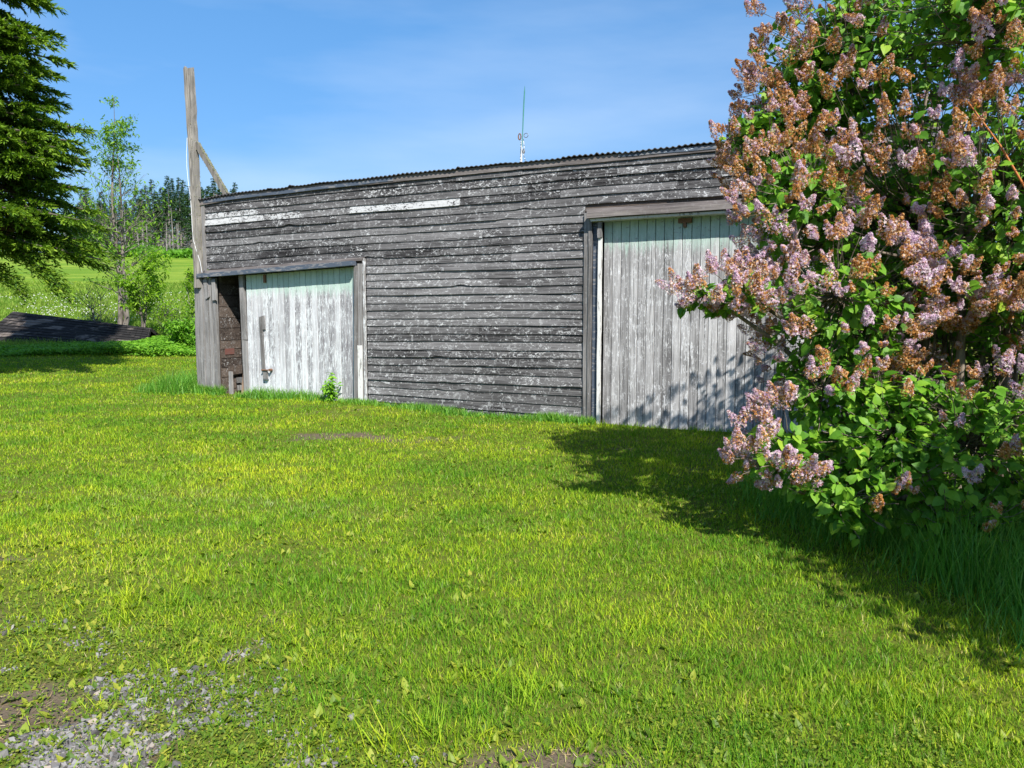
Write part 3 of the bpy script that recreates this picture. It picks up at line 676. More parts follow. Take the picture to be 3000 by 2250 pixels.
# ------------------------------------------------------------------ lawn
def in_barn(x, y, pad=0.0):
    u, n_ = barn_un(x, y); return (u > -0.05-pad) & (n_ < 0.02+pad) & (n_ > -6.6) & (u < 12.3)
def sample_fan(n, d0, d1, powr, xpad=0.8, seed=0):
    g = np.random.default_rng(seed); e = 2-powr; t = g.random(n)
    d = (d0**e+t*(d1**e-d0**e))**(1/e) if abs(e) > 1e-6 else d0*(d1/d0)**t
    x = g.uniform(-1, 1, n)*(0.70*d+xpad); return x, d, g
def blades(x, y, g, hgt, wid, lean=0.45, powr=1.0):
    n = len(x); z = gz(x, y)-0.004
    a = g.uniform(0, 6.283, n); l = g.uniform(0.05, lean, n)+0.05
    Y = np.stack([np.cos(a)*l, np.sin(a)*l, np.ones(n)], 1)
    b_ = a+g.normal(0, .6, n); Z = np.stack([-np.cos(b_), -np.sin(b_), 0.2*np.ones(n)], 1)
    S = np.stack([wid, hgt, hgt], 1)
    return np.stack([x, y, z], 1), Y, -Z, S
x, y, g = sample_fan(760000, 2.15, 29, 1.75, 1.6, 1)
bb = bare(x, y); rg = region(x, y)
tallz = sstep(0.0, 0.25, (x-1.55) - 0.0*(y))*sstep(6.6, 6.2, y)
keep = (~in_barn(x, y)) & (g.random(len(x)) > np.maximum(bb*0.97, .40*sstep(.58, .74, fbm(x*2.6, y*3.4, 36)))) & (g.random(len(x)) > rg*0.72) & (y < 24+2*vnoise(x*.8, y*0, 6)) & ~((y > 21) & (x > 0))
x, y, rg = x[keep], y[keep], rg[keep]; n = len(x)
cl = fbm(x*1.4, y*1.4, 31); cl2 = vnoise(x*7, y*7, 32)
hg = (0.010+0.040*cl+0.024*cl2)*g.uniform(.55, 1.35, n)*(1-0.25*rg); hg *= 1+0.25*np.clip((y-6)/14, 0, 1)
u_, n_ = barn_un(x, y); edge = np.exp(-(np.maximum(n_-0.02, 0)/0.14)**2)*((u_ > -0.5) & (u_ < 12)); hg *= 1+1.4*edge*vnoise(u_*2.2, n_*0, 8)
wd = (0.0024+0.0018*g.random(n))*(y/2.6)**0.62
dry = sstep(0.50, 0.72, fbm(x*0.9+4, y*1.6, 33))
strip_ = np.exp(-(((y-(6.15-0.32*(x+1.9)))/0.22)**2))*sstep(-3.6, -2.6, x)*sstep(-0.4, -1.2, x)
yellow_patch = np.exp(-(((x+2.9)/1.5)**2+((y-6.9-.25*(x+2.9))/1.3)**2))  # broad patch of yellower blades at the left
var = np.clip(g.beta(2.0, 2.2, n)*0.85 + 0.26*yellow_patch + 0.10*dry + 0.22*strip_*g.random(n) - 0.06, 0, 0.93)
straw = g.random(n) < 0.035+0.12*dry*vnoise(x*3, y*3, 34)+0.25*strip_; var[straw] = g.uniform(.9, 1, straw.sum())
P, Y, Z, S = blades(x, y, g, hg, wd, 0.75)
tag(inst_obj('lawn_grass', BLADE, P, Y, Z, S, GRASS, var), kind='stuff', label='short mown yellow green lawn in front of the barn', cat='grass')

# clover and small round-leaved weeds between the blades
g = np.random.default_rng(41); x, y, g = sample_fan(190000, 2.15, 12, 2.4, 1.4, 41)
rg = region(x, y); pm = fbm(x*1.6+9, y*1.6, 42)
bb = bare(x, y); keep = (g.random(len(x)) < np.clip(.45*sstep(.54, .70, pm)+0.8*rg, 0, 1)*(1-0.66*bb)) & ~in_barn(x, y, .02)
x, y = x[keep], y[keep]; n = len(x)
P = np.stack([x, y, gz(x, y)+g.uniform(.006, .035, n)*(1-0.4*rg[keep])], 1)
a = g.uniform(0, 6.283, n); Y = np.stack([np.cos(a), np.sin(a), g.uniform(-.2, .5, n)], 1); Z = np.stack([g.normal(0, .3, n), g.normal(0, .3, n), np.ones(n)], 1)
S = g.uniform(.005, .013, n)*(1+y*.03)
tag(inst_obj('clover', ROUND, P, Y, Z, S, CLOVER, g.beta(2, 2, n)), kind='stuff', label='low clover and small weeds creeping over the gravel and lawn', cat='ground cover')
# broad upright weed leaves (dandelion, plantain)
x0, y0, g = sample_fan(2600, 2.2, 12, 1.6, .5, 43)
k = (~in_barn(x0, y0, .05)) & (fbm(x0*.8, y0*.8, 44) > .42); x0, y0 = x0[k], y0[k]
m_ = 5; x = np.repeat(x0, m_)+g.normal(0, .012, len(x0)*m_); y = np.repeat(y0, m_)+g.normal(0, .012, len(x0)*m_); n = len(x)
a = g.uniform(0, 6.283, n); Y = np.stack([np.cos(a), np.sin(a), g.uniform(.3, 1.6, n)], 1); Z = np.stack([-np.cos(a)*.8, -np.sin(a)*.8, np.ones(n)], 1)
tag(inst_obj('broad_leaf_weeds', OVAL, np.stack([x, y, gz(x, y)], 1), Y, Z, g.uniform(.022, .052, n), CLOVER, np.clip(g.beta(2.5, 2, n), 0, 1)), kind='stuff', label='bright broad leaved weeds scattered through the lawn', cat='weeds')
# longer tufts near the camera
x0, y0, g = sample_fan(90, 2.3, 6, 1.6, .3, 47); tx = np.concatenate([x0, [-0.42, -0.28, 0.02, 0.08, -0.05, -1.95, -1.8, -2.05]]); ty = np.concatenate([y0, [2.55, 2.62, 2.85, 2.95, 3.0, 3.75, 3.95, 4.0]])
mm = np.concatenate([np.full(len(x0), 14), np.full(8, 46)]); x = np.repeat(tx, mm); y = np.repeat(ty, mm); big = np.repeat(np.concatenate([np.zeros(len(x0)), np.ones(8)]), mm); n = len(x)
x = x+g.normal(0, .022, n)*(1+big*.8); y = y+g.normal(0, .022, n)*(1+big*.8)
P, Y, Z, S = blades(x, y, g, g.uniform(.06, .11, n)*(1+.5*big), g.uniform(.003, .005, n), 0.9)
tag(inst_obj('grass_tufts', BLADE, P, Y, Z, S, GRASS, np.clip(g.beta(3, 2, n)*.9, 0, 1)), kind='stuff', label='longer pale tufts standing out of the short lawn', cat='grass')

# gravel
x, y, g = sample_fan(420000, 2.1, 5.2, 2.0, .4, 51); bb = bare(x, y)
k = (g.random(len(x)) < bb*0.85*region(x, y)*sstep(3.9, 3.3, y)*sstep(-.15, -.9, x)) & (fbm(x*3.1, y*3.1, 52) > .38); x, y = x[k], y[k]; n = len(x)
cube = np.array([(sx, sy, sz) for sz in (-1, 1) for sy in (-1, 1) for sx in (-1, 1)], float)*np.array([1, .8, .6])
cube[[0, 3, 5]] *= .72; cube[[6]] *= .8
CT = np.array([(0, 2, 3), (0, 3, 1), (4, 5, 7), (4, 7, 6), (0, 1, 5), (0, 5, 4), (2, 6, 7), (2, 7, 3), (0, 4, 6), (0, 6, 2), (1, 3, 7), (1, 7, 5)])
S = np.clip(g.lognormal(math.log(.0046), .5, n), .0018, .017)[:, None]*g.uniform(.6, 1.3, (n, 3))
tag(inst_obj('gravel', (cube, CT), np.stack([x, y, gz(x, y)+S[:, 2]*.4], 1), g.normal(size=(n, 3)), g.normal(size=(n, 3))*.4+np.array([0, 0, 1.]), S, STONE, g.beta(2, 2, n)), kind='stuff', label='loose grey gravel showing through the grass in the near left corner', cat='gravel')
# dry clippings on bare patches
x, y, g = sample_fan(60000, 2.1, 12, 1.9, .5, 53); bb = np.maximum(bare(x, y), .12*region(x, y)); k = (g.random(len(x)) < bb*.55) & ~in_barn(x, y, .02); x, y = x[k], y[k]; n = len(x)
a = g.uniform(0, 6.283, n); Y = np.stack([np.cos(a), np.sin(a), g.uniform(-.05, .3, n)], 1)
S = np.stack([g.uniform(.0015, .003, n)*(y/2.6)**.6, g.uniform(.02, .05, n), g.uniform(.02, .05, n)], 1)
m = M('dry clippings'); m.color(m.ramp(m.attr('var'), [(0, (.16, .10, .05)), (.6, (.36, .25, .13)), (1, (.55, .45, .28))])); DRY = m.mat
tag(inst_obj('dry_clippings', BLADE, np.stack([x, y, gz(x, y)+.004], 1), Y, np.tile([0, 0, 1.], (n, 1))+g.normal(0, .2, (n, 3)), S, DRY, g.random(n)), kind='stuff', label='brown dry grass clippings on the bare patches', cat='clippings')

# tall grass: under the lilac, by the post, along the barn foot
def tall_patch(cx, cy, rx, ry, n, h, seed, edge=None):
    g = np.random.default_rng(seed); x = cx+rx*g.uniform(-1, 1, n); y = cy+ry*g.uniform(-1, 1, n)
    if edge is not None: k = edge(x, y) > g.random(n); x, y = x[k], y[k]
    return x, y, g
def e1(x, y):
    s = (x-2.12) + 0.10*(y-4.6) + 0.6*(vnoise(x*2.3, y*2.3, 61)-.5)
    return sstep(-.15, .55, s)*sstep(3.25, 3.7, y+.2*vnoise(x*4, y*2, 62))
x, y, g = tall_patch(3.0, 5.2, 1.9, 2.0, 42000, .4, 63, e1); n = len(x)
hgt = (.17+.42*e1(x, y)*(.2+vnoise(x*2.2, y*2.2, 64)))*(1-.35*sstep(4.5, 5.2, y))*g.uniform(.4, 1.15, n)
P, Y, Z, S = blades(x, y, g, hgt, g.uniform(.0035, .007, n), .42)
tag(inst_obj('tall_grass', BLADE, P, Y, Z, S, TALL, g.beta(2, 2.6, n)), kind='stuff', label='tall deep green grass in the shade under the lilac', cat='grass')
u = np.concatenate([np.random.default_rng(65).uniform(-1.3, .75, 2600), np.random.default_rng(66).uniform(3.4, 7.9, 7000), np.random.default_rng(69).uniform(1.1, 3.4, 1600)]); g = np.random.default_rng(67); n = len(u)
nn = np.abs(g.normal(0, .10, n))+.02+np.where(u < 0, g.uniform(-.7, .35, n), 0); nn = np.where((u > -.1), np.abs(nn)+.03, nn)
cl = vnoise(u*1.8, u*0, 68); k = g.random(n) < np.where(u < .75, 1, cl**1.6*1.9+.10); u, nn, cl = u[k], nn[k], cl[k]; n = len(u)
x = BO[0]+BD[0]*u+BN[0]*nn; y = BO[1]+BD[1]*u+BN[1]*nn
hgt = np.where(u < .05, .42*np.exp(-((u+.35)/.75)**2)+.08, np.where(u < .75, .20, .09+.20*cl**2))*g.uniform(.5, 1.15, n)
P, Y, Z, S = blades(x, y, g, hgt, g.uniform(.007, .011, n), .5)
tag(inst_obj('foot_grass', BLADE, P, Y, Z, S, TALL, g.beta(2.2, 2.2, n)), kind='stuff', label='long grass left unmown along the foot of the barn and post', cat='grass')

# ------------------------------------------------------------------ meadow beyond the lawn
g = np.random.default_rng(71); n = 150000; t = g.random(n); d = 23.5+(62-23.5)*t**1.7; x = g.uniform(-.78, -.30, n)*d; y = d
k = y > 24+2*vnoise(x*.8, y*0, 6); x, y = x[k], y[k]; n = len(x)
k2 = sstep(24, 30, y); P, Y, Z, S = blades(x, y, g, g.uniform(.12, .34, n)*(.75+.4*vnoise(x*.5, y*.5, 72)), g.uniform(.014, .03, n)*(y/28)**.8, .7)
tag(inst_obj('meadow_grass', BLADE, P, Y, Z, S, FIELD, g.beta(2, 2, n)), kind='stuff', label='long bright grass of the rising meadow behind the lawn', cat='grass')
n = 1500; d = g.uniform(30, 46, n); x = g.uniform(-.72, -.36, n)*d; k = (fbm(x*.55, d*.30, 74) > .50) & (g.random(n) < np.exp(-((d-36)/9)**2)*1.0); x, d = x[k], d[k]; n = len(x)
P = np.stack([x, d, gz(x, d)+g.uniform(.25, .42, n)], 1)
OCT = (np.array([(1, 0, 0), (-1, 0, 0), (0, 1, 0), (0, -1, 0), (0, 0, 1), (0, 0, -1)], float), np.array([(0, 2, 4), (2, 1, 4), (1, 3, 4), (3, 0, 4), (2, 0, 5), (1, 2, 5), (3, 1, 5), (0, 3, 5)]))
tag(inst_obj('dandelion_clocks', OCT, P, g.normal(size=(n, 3)), g.normal(size=(n, 3)), g.uniform(.018, .034, n), PUFF, g.random(n)), kind='stuff', label='white dandelion seed heads dotted across the meadow', cat='flowers')
# nettles in front of the shed and undergrowth
g = np.random.default_rng(75); n = 30000; x = g.uniform(-20, -9.5, n); y = 22.9+2.6*g.random(n)+.6*vnoise(x, x*0, 76)
top = .10+.20*vnoise(x*1.1, y*1.1, 77)+.16*np.exp(-((x+11.6)/1.4)**2); top *= sstep(22.7, 23.4, y); z = gz(x, y)+top*g.random(n)**.5
a = g.uniform(0, 6.283, n); Y = np.stack([np.cos(a), np.sin(a), g.uniform(-.6, .5, n)], 1); Z = np.stack([g.normal(0, .5, n), g.normal(-.4, .5, n), np.ones(n)], 1)
tag(inst_obj('nettle_bed', LANCE, np.stack([x, y, z], 1), Y, Z, g.uniform(.07, .13, n), NETTLE, g.beta(2, 2, n)), kind='stuff', label='bed of fresh green nettles in front of the black shed roof', cat='weeds')

# ------------------------------------------------------------------ trees
def branchy(mb, p0, d0, L, r0, depth, rt, tips, bend=.18, kids=4, up=.25, seglen=.35, split=(.35, 1.0), ang=.7, ratio=.6):
    n = max(2, int(L/seglen)); pts = [Vector(p0)]; d = Vector(d0).normalized()
    for i in range(n):
        d = (d+Vector((rt.uniform(-1, 1), rt.uniform(-1, 1), rt.uniform(-1, 1)))*bend+Vector((0, 0, up*.2))).normalized()
        pts.append(pts[-1]+d*(L/n))
    rad = [max(r0*(1-.8*i/n), .0035) for i in range(n+1)]
    mb.tube(pts, rad, 6 if r0 > .03 else 4, cap=False)
    if depth == 0: tips.append((pts, d)); return
    for k in range(kids):
        t = rt.uniform(*split); i = min(int(t*n), n-1); p = pts[i].lerp(pts[i+1], t*n-i)
        dd = (pts[i+1]-pts[i]).normalized(); a = Vector((rt.uniform(-1, 1), rt.uniform(-1, 1), rt.uniform(-.3, .6))); a = (a-dd*a.dot(dd)).normalized()
        branchy(mb, p, dd*math.cos(ang)+a*math.sin(ang), L*ratio*(1.15-.6*t)*rt.uniform(.7, 1.2), rad[i]*.55, depth-1, rt, tips, bend, max(2, kids-1), up, seglen, (.3, 1), ang, ratio)
    tips.append((pts, d))
def leaves_on(tips, n_per, size, tpl, mat, name, parent, g, origin, spread=.12, droop=.4, keep=lambda p: 1.0):
    P = []
    for pts, d in tips:
        for _ in range(n_per):
            t = g.uniform(.35, 1.05); i = min(int(t*(len(pts)-1)), len(pts)-2); q = pts[i].lerp(pts[i+1], t*(len(pts)-1)-i)
            if g.random() < keep(q): P.append(tuple(q+Vector(g.normal(0, spread, 3))))
    P = np.array(P); n = len(P); a = g.uniform(0, 6.283, n)
    Y = np.stack([np.cos(a), np.sin(a), g.uniform(-droop-.4, .3, n)], 1); Z = np.stack([g.normal(0, .5, n), g.normal(-.25, .5, n), np.ones(n)], 1)
    return inst_obj(name, tpl, P, Y, Z, g.uniform(.7, 1.2, n)*size, mat, g.beta(2, 2, n), parent, None)

def at(px, d):   # ground point seen in a given direction at a given depth: only used to write the plan below
    x = (px-1500)/2250*d; return (x, d, float(gz(x, d)))
# slender ash-like tree with two trunks
o0 = at(352, 29.3); tr = empty('slender_tree', o0, 0, label='slender young tree with two thin trunks and sparse light leaves', cat='tree')
mb = MB(); rt = random.Random(21); tips = []
for (dx, H, lean) in ((0, 8.9, .012), (.35, 7.6, -.02)):
    pts = [Vector((dx+lean*z+.07*math.sin(z*.9+dx*9)+(.25*math.exp(-z*2) if dx else 0)*0, .05*math.sin(z), z-.2)) for z in np.linspace(0, H, 22)]
    if dx: pts[0].x -= .05; pts[1].x -= .12
    mb.tube(pts, [max(.115*(1-i/22)**1.1, .008) for i in range(22)], 8, cap=False)
    for k in range(54):
        t = rt.uniform(.16, .99); i = min(int(t*21), 20); p = pts[i].lerp(pts[i+1], t*21-i); a = rt.uniform(0, 6.283)
        L = (3.3-2.7*t)*rt.uniform(.5, 1.1)*(1.0 if t > .3 else .6)
        branchy(mb, p, (math.cos(a), math.sin(a), rt.uniform(.35, .9)), L, .024*(1.15-t), 1, rt, tips, .10, 4, .25, .3, (.25, 1), .55, .55)
mb.build('trunk', BARK_D, tr, smooth=True)
g = np.random.default_rng(81)
def kp(q): return .95 if q.z > 6.2 else (.28 if q.z > 4.3 else (.55 if q.z > 2 else .3))
leaves_on(tips, 13, .14, LANCE, ASHLEAF, 'crown', tr, g, None, .09, .7, kp)
def small_tree(name, o0, H, W, label, seed, leafmat, nleaf, size, stems=3, zl=0.0, group=None, cat='tree', dens=1.0, tpl=LANCE):
    tr = empty(name, o0, 0, label=label, cat=cat, group=group); mb = MB(); rt = random.Random(seed); tips = []
    for s in range(stems):
        a = rt.uniform(0, 6.28); sp = W*.22
        pts = [Vector((math.cos(a)*sp*(z/H)+.04*math.sin(z*2+s), math.sin(a)*sp*(z/H), z-.1)) for z in np.linspace(0, H*rt.uniform(.8, 1), 10)]
        mb.tube(pts, [max(.035*(1-i/10), .006)*H/3 for i in range(10)], 6, cap=False)
        for k in range(14):
            t = rt.uniform(.25+zl, 1); i = min(int(t*9), 8); p = pts[i].lerp(pts[i+1], t*9-i); b_ = rt.uniform(0, 6.28)
            branchy(mb, p, (math.cos(b_), math.sin(b_), .7), W*.5*math.sin(min(1, 1.25-t+.1)*2.2)*rt.uniform(.6, 1.1)+.1, .012, 1, rt, tips, .12, 3, .2, .2, (.3, 1), .6, .6)
    mb.build('trunk', BARK_D, tr, smooth=True)
    leaves_on(tips, nleaf, size, tpl, leafmat, 'crown', tr, np.random.default_rng(seed), None, .06, .6, lambda q: dens)
    return tr
small_tree('sapling', at(418, 27.6), 2.9, 1.7, 'bushy yellow green sapling right of the slender tree', 31, SAPLEAF, 14, .13, 4, .05)
small_tree('shrub', at(505, 27.0), 1.35, 1.5, 'low sparse yellow green shrub between the shed and the barn post', 32, SAPLEAF, 7, .10, 3, 0, cat='shrub')
small_tree('sapling', at(572, 25.5), 2.6, .85, 'thin leafy sapling just left of the tall post', 33, SAPLEAF, 10, .11, 2, .1)
small_tree('shrub', at(550, 24.6), .8, 1.0, 'low leafy shrub at the foot of the sapling beside the post', 34, NETTLE, 14, .11, 4, 0, cat='shrub')
small_tree('shrub', at(290, 28.4), 1.7, 1.5, 'nearly bare shrub with thin grey stems behind the shed roof', 35, ASHLEAF, 1, .09, 3, 0, cat='shrub', dens=.5)
# weed by the left door
wo = bw(3.28, 0.16, 0.0); wo = (wo.x, wo.y, float(gz(wo.x, wo.y)))
wt = empty('weed_plant', wo, 0, label='bright green leafy weed growing at the foot of the left door', cat='plant'); mb = MB(); g = np.random.default_rng(91); P = []; Y = []; 
for s in range(9):
    a = g.uniform(0, 6.28); h = g.uniform(.22, .42)+(0.10 if s < 3 else 0); ex = .16 if s > 2 else .05
    pts = [Vector((math.cos(a)*ex*t**1.3, math.sin(a)*ex*.7*t**1.3, h*t)) for t in np.linspace(0, 1, 6)]
    mb.tube(pts, [.005, .0045, .004, .004, .003, .002], 5, cap=False)
    for k in range(26):
        t = g.uniform(.15, 1); p = pts[0].lerp(pts[-1], t); b_ = g.uniform(0, 6.28); P.append((p.x, p.y, p.z)); Y.append((math.cos(b_), math.sin(b_), g.uniform(-.4, .6)))
mb.build('stem', NETTLE, wt)
n = len(P); inst_obj('foliage', LANCE, np.array(P), np.array(Y), np.stack([g.normal(0, .4, n), g.normal(-.3, .4, n), np.ones(n)], 1), g.uniform(.06, .11, n), NETTLE, g.beta(2, 2, n)*.6+.4, wt)

# ------------------------------------------------------------------ conifers
def spruce_parts(H, Rm, z0, seed, nwhorl, per, twigs, cards, csize, bare_below=0.0, expo=.85, droop=.25, first=None, arc=None):
    g = np.random.default_rng(seed); mb = MB(); P = []; Y = []; Z = []; V = []
    trunk = MB(); lean = g.normal(0, .006, 2)
    trunk.tube([Vector((lean[0]*z, lean[1]*z, z-.3)) for z in np.linspace(0, H, 12)], [max(H*.016*(1-i/12), .01) for i in range(12)], 8, cap=False)
    for w in range(nwhorl):
        z = z0+(H-z0)*(w+.5)/nwhorl
        for b_ in range(per):
            zz = z+g.uniform(-.5, .5)*(H-z0)/nwhorl; t = (zz-z0)/(H-z0)
            L = Rm*max(1-t, .02)**expo*g.uniform(.68, 1.12); a = g.uniform(0, 6.283) if arc is None else g.uniform(*arc)
            dr = droop*(1.15-t); dirh = np.array([math.cos(a), math.sin(a)])
            def pos(s): # branch shape: out and down, tip lifting
                return np.array([dirh[0]*L*s, dirh[1]*L*s, zz+L*(.10*s-dr*2.1*s*s+dr*1.15*s**3)])
            pts = [pos(s) for s in np.linspace(0, 1, 7)]
            mb.tube([Vector(p) for p in pts], [max(.022*L*(1-i/7)**.8, .004) for i in range(7)], 4, cap=False)
            if zz < bare_below and g.random() < .85: continue
            nt = max(4, int(twigs*(L/Rm)**.7))
            for k in range(nt):
                s = g.uniform(.22, 1)**.8; q = pos(s); side_ = 1 if k % 2 else -1
                f = np.array([dirh[0], dirh[1], -dr*.8]); l_ = np.array([-dirh[1], dirh[0], 0])*side_
                d = f*.75+l_*g.uniform(.4, 1.0)*(1 if s < .93 else .2); d[2] += g.uniform(-.25, .15); d /= np.linalg.norm(d)
                tl = L*.30*(1.15-s)*g.uniform(.6, 1.2)+csize*.8
                nc_ = max(3, int(cards*tl/(L*.30+csize)))
                fr = np.sort(g.random(nc_)); base = q+d[None]*(fr*tl)[:, None]; base[:, 2] -= (fr*tl)**2*.35
                sp = g.normal(0, .38, (nc_, 3)); P.append(base); Y.append(d[None]+sp); 
                zz_ = g.normal(0, .45, (nc_, 3)); zz_[:, 2] += .9; Z.append(zz_)
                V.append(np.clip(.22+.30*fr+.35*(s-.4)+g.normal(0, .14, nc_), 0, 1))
    return trunk, mb, np.concatenate(P), np.concatenate(Y), np.concatenate(Z), np.concatenate(V)
o0 = at(-55, 18.0)
sp = empty('spruce_tree', o0, 0, label='large dark green spruce reaching in from the left edge', cat='tree')
tk, brm, P, Y, Z, V = spruce_parts(15.5, 2.75, 3.2, 101, 36, 15, 42, 44, .15, expo=.72, droop=.27)
tk.build('trunk', BARK_S, sp, smooth=True); brm.build('branches', BARK_S, sp)
g = np.random.default_rng(102)
# one long low branch that hangs over the shed
low = MB(); ex = []
for (a, L, z0_, dz_) in ((-.35, 2.9, 3.2, -1.75), (-.30, 2.5, 3.2, -1.5), (-.15, 2.2, 3.0, -1.1), (-.5, 1.9, 2.6, -1.0), (.15, 2.5, 3.5, -1.0)):
    pts = [Vector((math.cos(a)*L*s, math.sin(a)*L*s, z0_+.25*s+dz_*s*s)) for s in np.linspace(0, 1, 9)]; low.tube(pts, [.03*(1-i/10) for i in range(9)], 5, cap=False)
    for k in range(850):
        s = g.uniform(.35, 1); i = min(int(s*8), 7); p = pts[i].lerp(pts[i+1], s*8-i)+Vector(g.normal(0, .10, 3)); ex.append((tuple(p), (math.cos(a)+g.normal(0, .6), math.sin(a)+g.normal(0, .6), g.normal(-.3, .4)), g.beta(2, 2)))
low.build('low_branches', BARK_S, sp)
P = np.concatenate([P, np.array([e[0] for e in ex])]); Y = np.concatenate([Y, np.array([e[1] for e in ex])]); Z = np.concatenate([Z, g.normal(0, .4, (len(ex), 3))+np.array([0, 0, 1.])]); V = np.concatenate([V, np.array([e[2] for e in ex])])
n = len(P); S = np.stack([g.uniform(.026, .050, n), g.uniform(.09, .17, n), g.uniform(.1, .16, n)], 1)
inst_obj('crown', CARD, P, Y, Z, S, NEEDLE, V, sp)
# spruces along the top of the meadow
variants = []
for i, (H, Rm, bb_) in enumerate(((13.5, 2.3, 3.2), (15, 2.1, 5.5), (11.5, 2.4, 1.0), (14, 1.7, 6.5))):
    tk, brm, P, Y, Z, V = spruce_parts(H, Rm, 1.2, 200+i, 34, 7, 6, 6, .5, bare_below=bb_, expo=1.05, droop=.2)
    g = np.random.default_rng(210+i); n = len(P); S = np.stack([g.uniform(.16, .30, n), g.uniform(.4, .75, n), g.uniform(.4, .6, n)], 1)*(1.15-.75*np.clip(P[:, 2:3]/H, 0, 1))
    Vv, Tt = instance(CARD[0], CARD[1], P, Y, Z, S); cm = np_mesh('far_crown', Vv, Tt, {'var': rep(V, len(CARD[0]))}, [NEEDLE_FAR])
    to = tk.build('trunk', BARK_G, None); bo = brm.build('branches', BARK_G, None); tm, bm_ = to.data, bo.data
    bpy.data.objects.remove(to); bpy.data.objects.remove(bo); variants.append((tm, bm_, cm))
rt = random.Random(77); K = 0
spots = []
for px in np.arange(205, 700, 13): spots.append((px+rt.uniform(-6, 6), rt.uniform(150, 172)))
for px in np.arange(215, 700, 22): spots.append((px+rt.uniform(-8, 8), rt.uniform(172, 190)))
for (px, d) in spots:
    o0 = at(px, d); v = rt.choice([0, 1, 2, 3]) if px < 470 else rt.choice([0, 1, 1, 3, 0])
    sc = rt.uniform(.72, .95) if px < 330 else (rt.uniform(.6, .85) if px < 400 else rt.uniform(.86, 1.04)); 
    if px > 600: sc *= 1.0
    t = empty('far_spruce', (o0[0], o0[1], o0[2]-.2), rt.uniform(0, 6.28), cat='tree', group='spruces along the top of the meadow', label=('distant spruce at the meadow top between the big spruce and the slender tree' if px < 330 else 'short distant spruce at the meadow top right behind the slender tree' if px < 400 else
        ('tall dark distant spruce at the front of the wood left of the timber post' if d < 172 else 'dark distant spruce further back in the wood left of the timber post') if px < 592 else 'distant spruce top showing over the barn roof right of the timber post'))
    t.scale = (sc, sc, sc*rt.uniform(.95, 1.1))
    for nm, me in zip(('trunk', 'branches', 'crown'), variants[v]): link(nm, me, t)
# dead grey trunks in front of the wood
dead = MB(); dead.tube([Vector((0, 0, -.3)), Vector((.1, 0, 4)), Vector((.05, .1, 8.5))], [.12, .09, .03], 6)
rd = random.Random(9)
for k in range(26):
    z = rd.uniform(1, 8); a = rd.uniform(0, 6.28); L = rd.uniform(.6, 1.5); dead.tube([Vector((.05, 0, z)), Vector((math.cos(a)*L, math.sin(a)*L, z-.2))], [.03, .012], 4)
do = dead.build('dead_tree', BARK_G); dme = do.data; bpy.data.objects.remove(do)
for i in range(16):
    px = rd.uniform(330, 585); o0 = at(px, rd.uniform(144, 152)); o = link('dead_tree', dme, None, (o0[0], o0[1], o0[2])); o.rotation_euler = (0, 0, rd.uniform(0, 6)); o.scale = (1, 1, rd.uniform(.6, 1.05))
    tag(o, 'bare grey dead trunk standing before the far spruces', 'tree', 'dead trunks along the top of the meadow')
g = np.random.default_rng(93); n = 9000; px = g.uniform(180, 640, n); d = g.uniform(139, 152, n); x = (px-1500)/2250*d
P = np.stack([x, d, gz(x, d)+g.uniform(0, 1.5, n)*(.3+vnoise(x*.25, d*.1, 95))], 1)
tag(inst_obj('brushwood', OVAL, P, g.normal(size=(n, 3)), g.normal(size=(n, 3)), g.uniform(.4, .8, n), NETTLE, g.beta(2, 2, n)*.5), kind='stuff', label='low green brush along the foot of the far spruces', cat='bushes')

# ------------------------------------------------------------------ lilac
LO = Vector((3.35, 6.1, 0.0)); lil = empty('lilac_bush', tuple(LO), 0, label='huge lilac bush with wilted orange and pale purple flower heads on the right', cat='bush')
# lobes of the crown: centre x, y, z, radius, flatness, leaf weight, flower weight
LOBES = [
 (3.10, 6.05, 2.55, 1.22, 1.0, 1.0, 1.5), (2.22, 5.95, 3.32, .42, 1.0, 1.8, 2.1), (2.66, 5.95, 3.52, .72, 1.0, 1.3, .6),
 (1.90, 5.85, 2.85, .32, 1.0, 1.8, 2.0), (1.92, 5.35, 2.28, .40, 1.0, 1.8, 1.8), (1.50, 5.15, 1.70, .27, .60, .9, 2.4), (1.27, 5.12, 1.66, .15, .7, .7, 2.6),
 (2.22, 5.18, 1.60, .53, 1.0, 1.3, 1.2), (2.08, 5.08, 1.05, .36, 1.0, 1.5, .7), (1.77, 5.0, .66, .30, .8, 1.2, 1.8), (2.40, 4.95, .80, .50, .85, 1.7, .3),
 (2.95, 4.85, .78, .60, .8, .8, .25), (3.45, 5.35, 2.30, .95, 1.0, 1.0, 1.7), (3.15, 4.75, .42, .34, .8, .8, 1.0), (2.95, 4.95, 3.50, .55, 1.0, 1.1, 1.7),
 (3.85, 3.5, 1.25, 1.1, 1.0, .5, .1), (3.3, 2.4, 1.80, 1.0, 1.15, 1.6, .1), (3.3, 6.5, 2.1, 1.05, 1.15, .7, .2), (2.72, 4.62, .40, .40, .8, 1.4, .2), (2.15, 4.82, .42, .34, .9, 1.5, .5), (4.2, 6.4, 1.3, 1.1, 1.0, .6, .1),
 (4.15, 7.20, 2.20, 1.35, 1.0, .8, .5), (4.80, 6.10, 2.30, 1.50, 1.1, .7, .4), (3.30, 6.15, 3.55, .85, .9, .7, .5), (4.3, 5.6, 3.6, 1.0, 1.0, .6, .4), (2.9, 6.9, 1.6, .8, 1.0, .7, .3)]
LC = np.array([l[:3] for l in LOBES]); LR = np.array([l[3] for l in LOBES]); LF = np.array([l[4] for l in LOBES])
